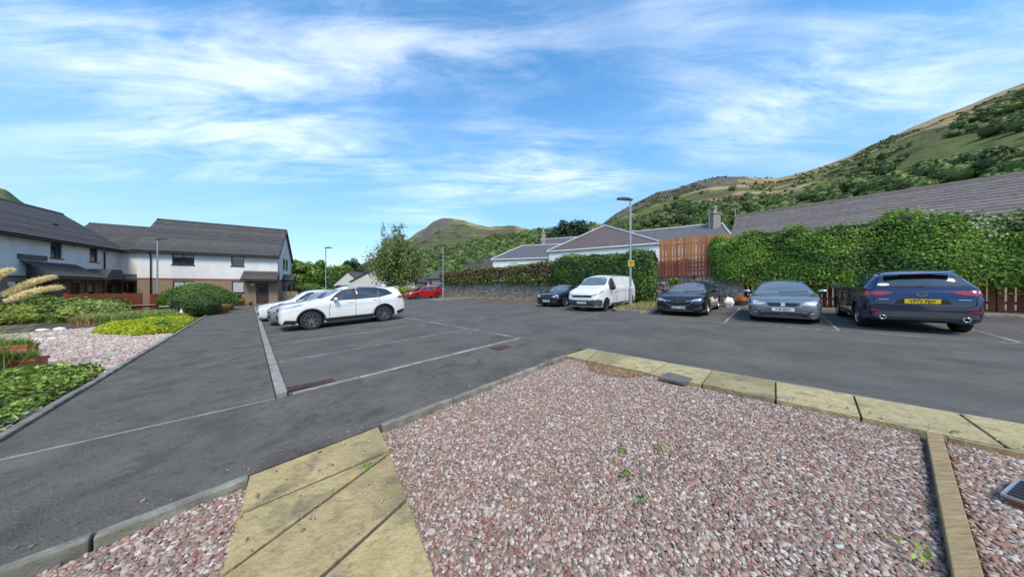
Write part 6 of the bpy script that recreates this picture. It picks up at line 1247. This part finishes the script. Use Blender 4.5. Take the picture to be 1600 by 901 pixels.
c.decal('windscreen', car_glass_l, 'x', 1, sym([(-.80, 1.34), (-.76, 1.42), (-.66, 1.77), (-.6, 1.79)])); c.decal('bumper', grey_pl, 'x', 1, sym([(-.86, .52), (-.78, .30), (-.45, .26), (-.0001, .255)])+[]) if False else c.decal('bumper', grey_pl, 'x', 1, [(-.86, .36), (-.7, .26), (.7, .26), (.86, .36), (.86, .64), (.55, .62), (.5, .60), (-.5, .60), (-.55, .62), (-.86, .64)])
c.decal('grille', grille_m, 'x', 1, sym([(-.60, .86), (-.56, .74)])); std_lights(c, [(.50, .76), (.72, .83), (.88, .98), (.84, 1.02), (.56, .88)])
for z in (.36, .42, .48, .54): c.strip('bumper_rib', black_pl, 'x', 1, [(-.42, z), (0, z), (.42, z)], .02, off=.010)
c.emblem('f', .80, 'ring', .075, silver_tr); c.plate('f', .47, 'WT23 CXN', plate_w); c.strip('wiper', black_pl, 'x', 1, [(-.1, 1.35), (.3, 1.36), (.72, 1.39)], .022, off=.016); fin = MB(); fin.tube([(.55, 0, 1.88), (.50, 0, 1.98)], .012, 6); fin.build('aerial', black_pl, c.root); c.place(12.15+c.xf, 7.05, -1)
# ---- navy suv seen from behind
L_ = 4.55; nv = paint('deep_blue', (.008, .015, .062), .45, .22)
k = dict(L=L_, W=1.84, fo=.92, wb=2.70, wr=.36, rimf=.68, spokes=5, twin=True, archgap=.05, paint=nv,
    top=[(0, .62), (.03, .80), (.10, .92), (.25, 1.0), (.6, 1.06), (1.2, 1.13), (1.35, 1.17), (1.75, 1.40), (2.15, 1.58), (2.45, 1.65), (2.9, 1.675), (3.6, 1.65), (4.0, 1.60), (4.12, 1.54), (4.36, 1.20), (4.44, 1.13), (4.50, 1.06), (L_, .86)],
    bot=[(0, .42), (.06, .30), (.3, .22), (.9, .22), (L_-.9, .22), (L_-.3, .26), (L_-.06, .30), (L_, .34)],
    wid=[(0, .62), (.03, .74), (.1, .85), (.25, .93), (.55, .985), (.95, 1), (2.3, .97), (3.6, 1), (4.1, .985), (4.35, .95), (4.48, .91), (L_, .86)],
    belt=[(0, .56), (.25, .92), (1.3, 1.08), (1.7, 1.10), (3.2, 1.15), (4.0, 1.20), (4.36, 1.15), (4.5, 1.0), (L_, .82)],
    roofw=[(0, .55), (.4, .72), (1.2, .78), (2.2, .66), (3.0, .655), (4.0, .66), (4.15, .68), (4.4, .80), (L_, .80)])
c = Car('parked_car', 'dark blue suv seen from behind with a yellow plate', k, 'cars parked in the bays')
c.side([[(1.78, 1.12), (2.5, 1.13), (2.48, 1.56), (2.2, 1.53), (1.95, 1.37)], [(2.58, 1.13), (3.42, 1.17), (3.40, 1.52), (2.57, 1.57)], [(3.48, 1.18), (3.92, 1.28), (3.8, 1.42), (3.47, 1.51)]], [[(1.66, .97), (1.6, .7), (1.62, .42)], [(2.54, 1.09), (2.52, .42)], [(3.46, 1.14), (3.5, .95), (3.28, .6), (3.2, .42)]], [(2.38, .98), (3.32, 1.02)], (1.82, 1.14, (.09, .11, .08)),
       ([(1.36, .26), (3.22, .26), (3.18, .40), (1.40, .40)], grey_pl), (.06, grey_pl), [('chrome_strip', silver_tr, [(1.5, .42), (3.1, .42), (3.1, .445), (1.5, .445)]), ('bumper_corner', grey_pl, [(4.12, .42), (4.2, .30), (4.50, .38), (4.50, .60), (4.2, .52)]), ('tail_light', lens_r, [(4.06, 1.03), (4.46, .98), (4.46, 1.10), (4.22, 1.12)])])
rg_ = c.decal('rear_window', car_glass, 'x', -1, sym([(-.67, 1.215), (-.64, 1.30), (-.55, 1.50), (-.48, 1.515)])); c.decal('windscreen', car_glass, 'x', 1, sym([(-.66, 1.19), (-.55, 1.54)]))
for sg in (1, -1):
    c.decal('tail_light', lens_r, 'x', -1, [(sg*.42, 1.055), (sg*.58, 1.0), (sg*.82, .98), (sg*.84, 1.08), (sg*.66, 1.10), (sg*.5, 1.085)]); c.decal('reflector', lens_r, 'x', -1, [(sg*.60, .555), (sg*.80, .555), (sg*.80, .595), (sg*.62, .60)], off=.02)
    p = c.proj('x', -1, sg*.60, .40, .0); ex = MB(); ex.lathe([(.040, -.10), (.058, -.10), (.058, .04), (.044, .04), (.044, -.10)], 18, Matrix.Translation((p.x, sg*.60, .40)) @ Matrix.Rotation(R(-90), 4, 'Y')); ex.lathe([(0, 0), (.044, 0)], 18, Matrix.Translation((p.x, sg*.60, .40)) @ Matrix.Rotation(R(-90), 4, 'Y'), mi=1); ex.build('exhaust_tip', [chrome, seam_m], c.root, smooth=True)
    c.decal('badge', silver_tr, 'x', -1, [(sg*.50, .872), (sg*.66, .872), (sg*.66, .890), (sg*.50, .890)])
c.decal('bumper_trim', grey_pl, 'x', -1, sym([(-.80, .42), (-.76, .52), (-.60, .555), (-.30, .57)]), off=.014); c.decal('diffuser', black_pl, 'x', -1, [(-.62, .33), (-.45, .36), (.45, .36), (.62, .33), (.68, .415), (-.68, .415)], off=.010)
c.decal('plate_recess', seam_m, 'x', -1, sym([(-.42, .77), (-.34, .90)]), off=.003)
c.strip('tailgate_gap', seam_m, 'x', -1, [(-.74, .95), (-.72, .74), (-.60, .68), (0, .665), (.60, .68), (.72, .74), (.74, .95)], .016); c.plate('r', .835, 'YF72 PJO', plate_y); c.emblem('r', 1.02, 'wing', .062)
c.strip('wiper', black_pl, 'x', -1, [(-.1, 1.215), (.15, 1.235), (.36, 1.232)], .026, off=.016); p = c.proj('x', -1, .54, 1.27, .008)
st = c.decal('sticker', plate_w, 'x', -1, [(.54+.10*math.cos(t), 1.272+.036*math.sin(t)) for t in np.linspace(0, 2*math.pi, 17)[:-1]], off=.009)
spm = MB(); spm.prism([(-1.84, 1.565), (-2.02, 1.525), (-2.01, 1.55), (-1.8, 1.60)], -.52, .52, ax='y'); spm.build('spoiler', nv, c.root, bevel=.012); MB().box(-2.026, -2.019, -.16, .16, 1.528, 1.544).build('brake_light', lens_r, c.root)
for sy in (-1, 1): MB().tube([c.proj('z', 1, x_, sy*.53, .012) for x_ in np.linspace(.0, -1.65, 9)], .016, 6).build('roof_rail', black_pl, c.root)
fin = MB(); fin.prism([(-1.55, 1.62), (-1.35, 1.635), (-1.52, 1.70)], -.02, .02, ax='y'); fin.build('aerial_fin', nv, c.root); c.place(12.25+L_-c.xf, -2.62, Vector((S2*math.cos(.03)-S2*math.sin(.03), S2*math.sin(.03)+S2*math.cos(.03), 0)))
# ---- red estate by the far lamp
k = hatch(4.5, 1.8, 1.49, 2.64, .9, .32, paint('red', (.42, .008, .012), .1, .25), nose=.78, cowl=.98, cx=1.2, hx_=2.05, rx0=4.0, rx1=4.36, tail=.98, low=.16)
c = Car('parked_car', 'bright red estate car parked by the far lamp post', k, 'cars parked in the bays')
c.side([[(1.5, .99), (2.35, 1.01), (2.33, 1.38), (2.05, 1.35)], [(2.42, 1.01), (3.25, 1.04), (3.2, 1.375), (2.41, 1.385)], [(3.32, 1.05), (4.02, 1.12), (3.9, 1.32), (3.30, 1.37)]], [[(1.46, .9), (1.42, .6), (1.46, .3)], [(2.38, .95), (2.36, .3)], [(3.28, 1.0), (3.1, .5), (3.05, .3)]], [(2.22, .88), (3.12, .92)], (1.55, 1.03, (.07, .12, .07)), None, None, [('headlight', lens_m, [(.12, .68), (.5, .80), (.62, .86), (.3, .82)]), ('tail_light', lens_r, [(4.2, .8), (4.4, .8), (4.38, 1.15), (4.28, 1.2)])])
c.decal('windscreen', car_glass, 'x', 1, sym([(-.70, .99), (-.54, 1.40)])); std_lights(c, [(.42, .62), (.74, .68), (.76, .78), (.5, .7)]); c.decal('grille', grille_m, 'x', 1, sym([(-.40, .52), (-.36, .62)])); c.decal('lower_grille', grille_m, 'x', 1, sym([(-.5, .26), (-.42, .36)])); c.plate('f', .44, 'SF09 KLU', plate_w); c.place(12.75+c.xf, 30.15, -1)
# ---- two pale cars beyond the white suv
for lab, pm, q, pf_, nm in (('silver hatchback with pink lamps between the two white cars', paint('silver', (.36, .37, .38), .7, .25), 15.95, .58, 'silver'), ('white hatchback farthest along the left hand bays', paint('white', (.70, .71, .72), 0, .3), 18.45, .28, 'white')):
    k = hatch(4.2, 1.79, 1.49, 2.58, .86, .32, pm, nose=.80, cowl=1.0, cx=1.15, hx_=2.0, rx0=3.45, rx1=3.95, tail=1.0, low=.16)
    c = Car('parked_car', lab, k, 'cars parked in the bays')
    c.side([[(1.45, 1.0), (2.3, 1.03), (2.28, 1.39), (2.0, 1.36)], [(2.37, 1.03), (3.2, 1.07), (3.05, 1.36), (2.36, 1.395)]], [[(1.42, .9), (1.36, .6), (1.4, .3)], [(2.33, .95), (2.3, .3)]], [(2.16, .9), (3.05, .93)], (1.5, 1.04, (.07, .12, .07)), None, None, [('headlight', lens_m if nm == 'white' else mat('pink_lens', (.40, .25, .27), .15, .3, 8, coat=1.), [(.14, .70), (.4, .76), (.66, .90), (.55, .92), (.2, .82)])])
    c.decal('windscreen', car_glass, 'x', 1, sym([(-.70, 1.01), (-.54, 1.40)])); std_lights(c, [(.42, .62), (.74, .68), (.76, .78), (.5, .7)]); c.decal('grille', grille_m, 'x', 1, sym([(-.45, .54), (-.40, .64)])); c.decal('lower_grille', grille_m, 'x', 1, sym([(-.62, .26), (-.55, .42)]))
    for sg in (1, -1): c.decal('fog_recess', grille_m, 'x', 1, [(sg*.62, .34), (sg*.76, .36), (sg*.76, .48), (sg*.66, .46)])
    c.place(pf_+c.xf, q, -1)
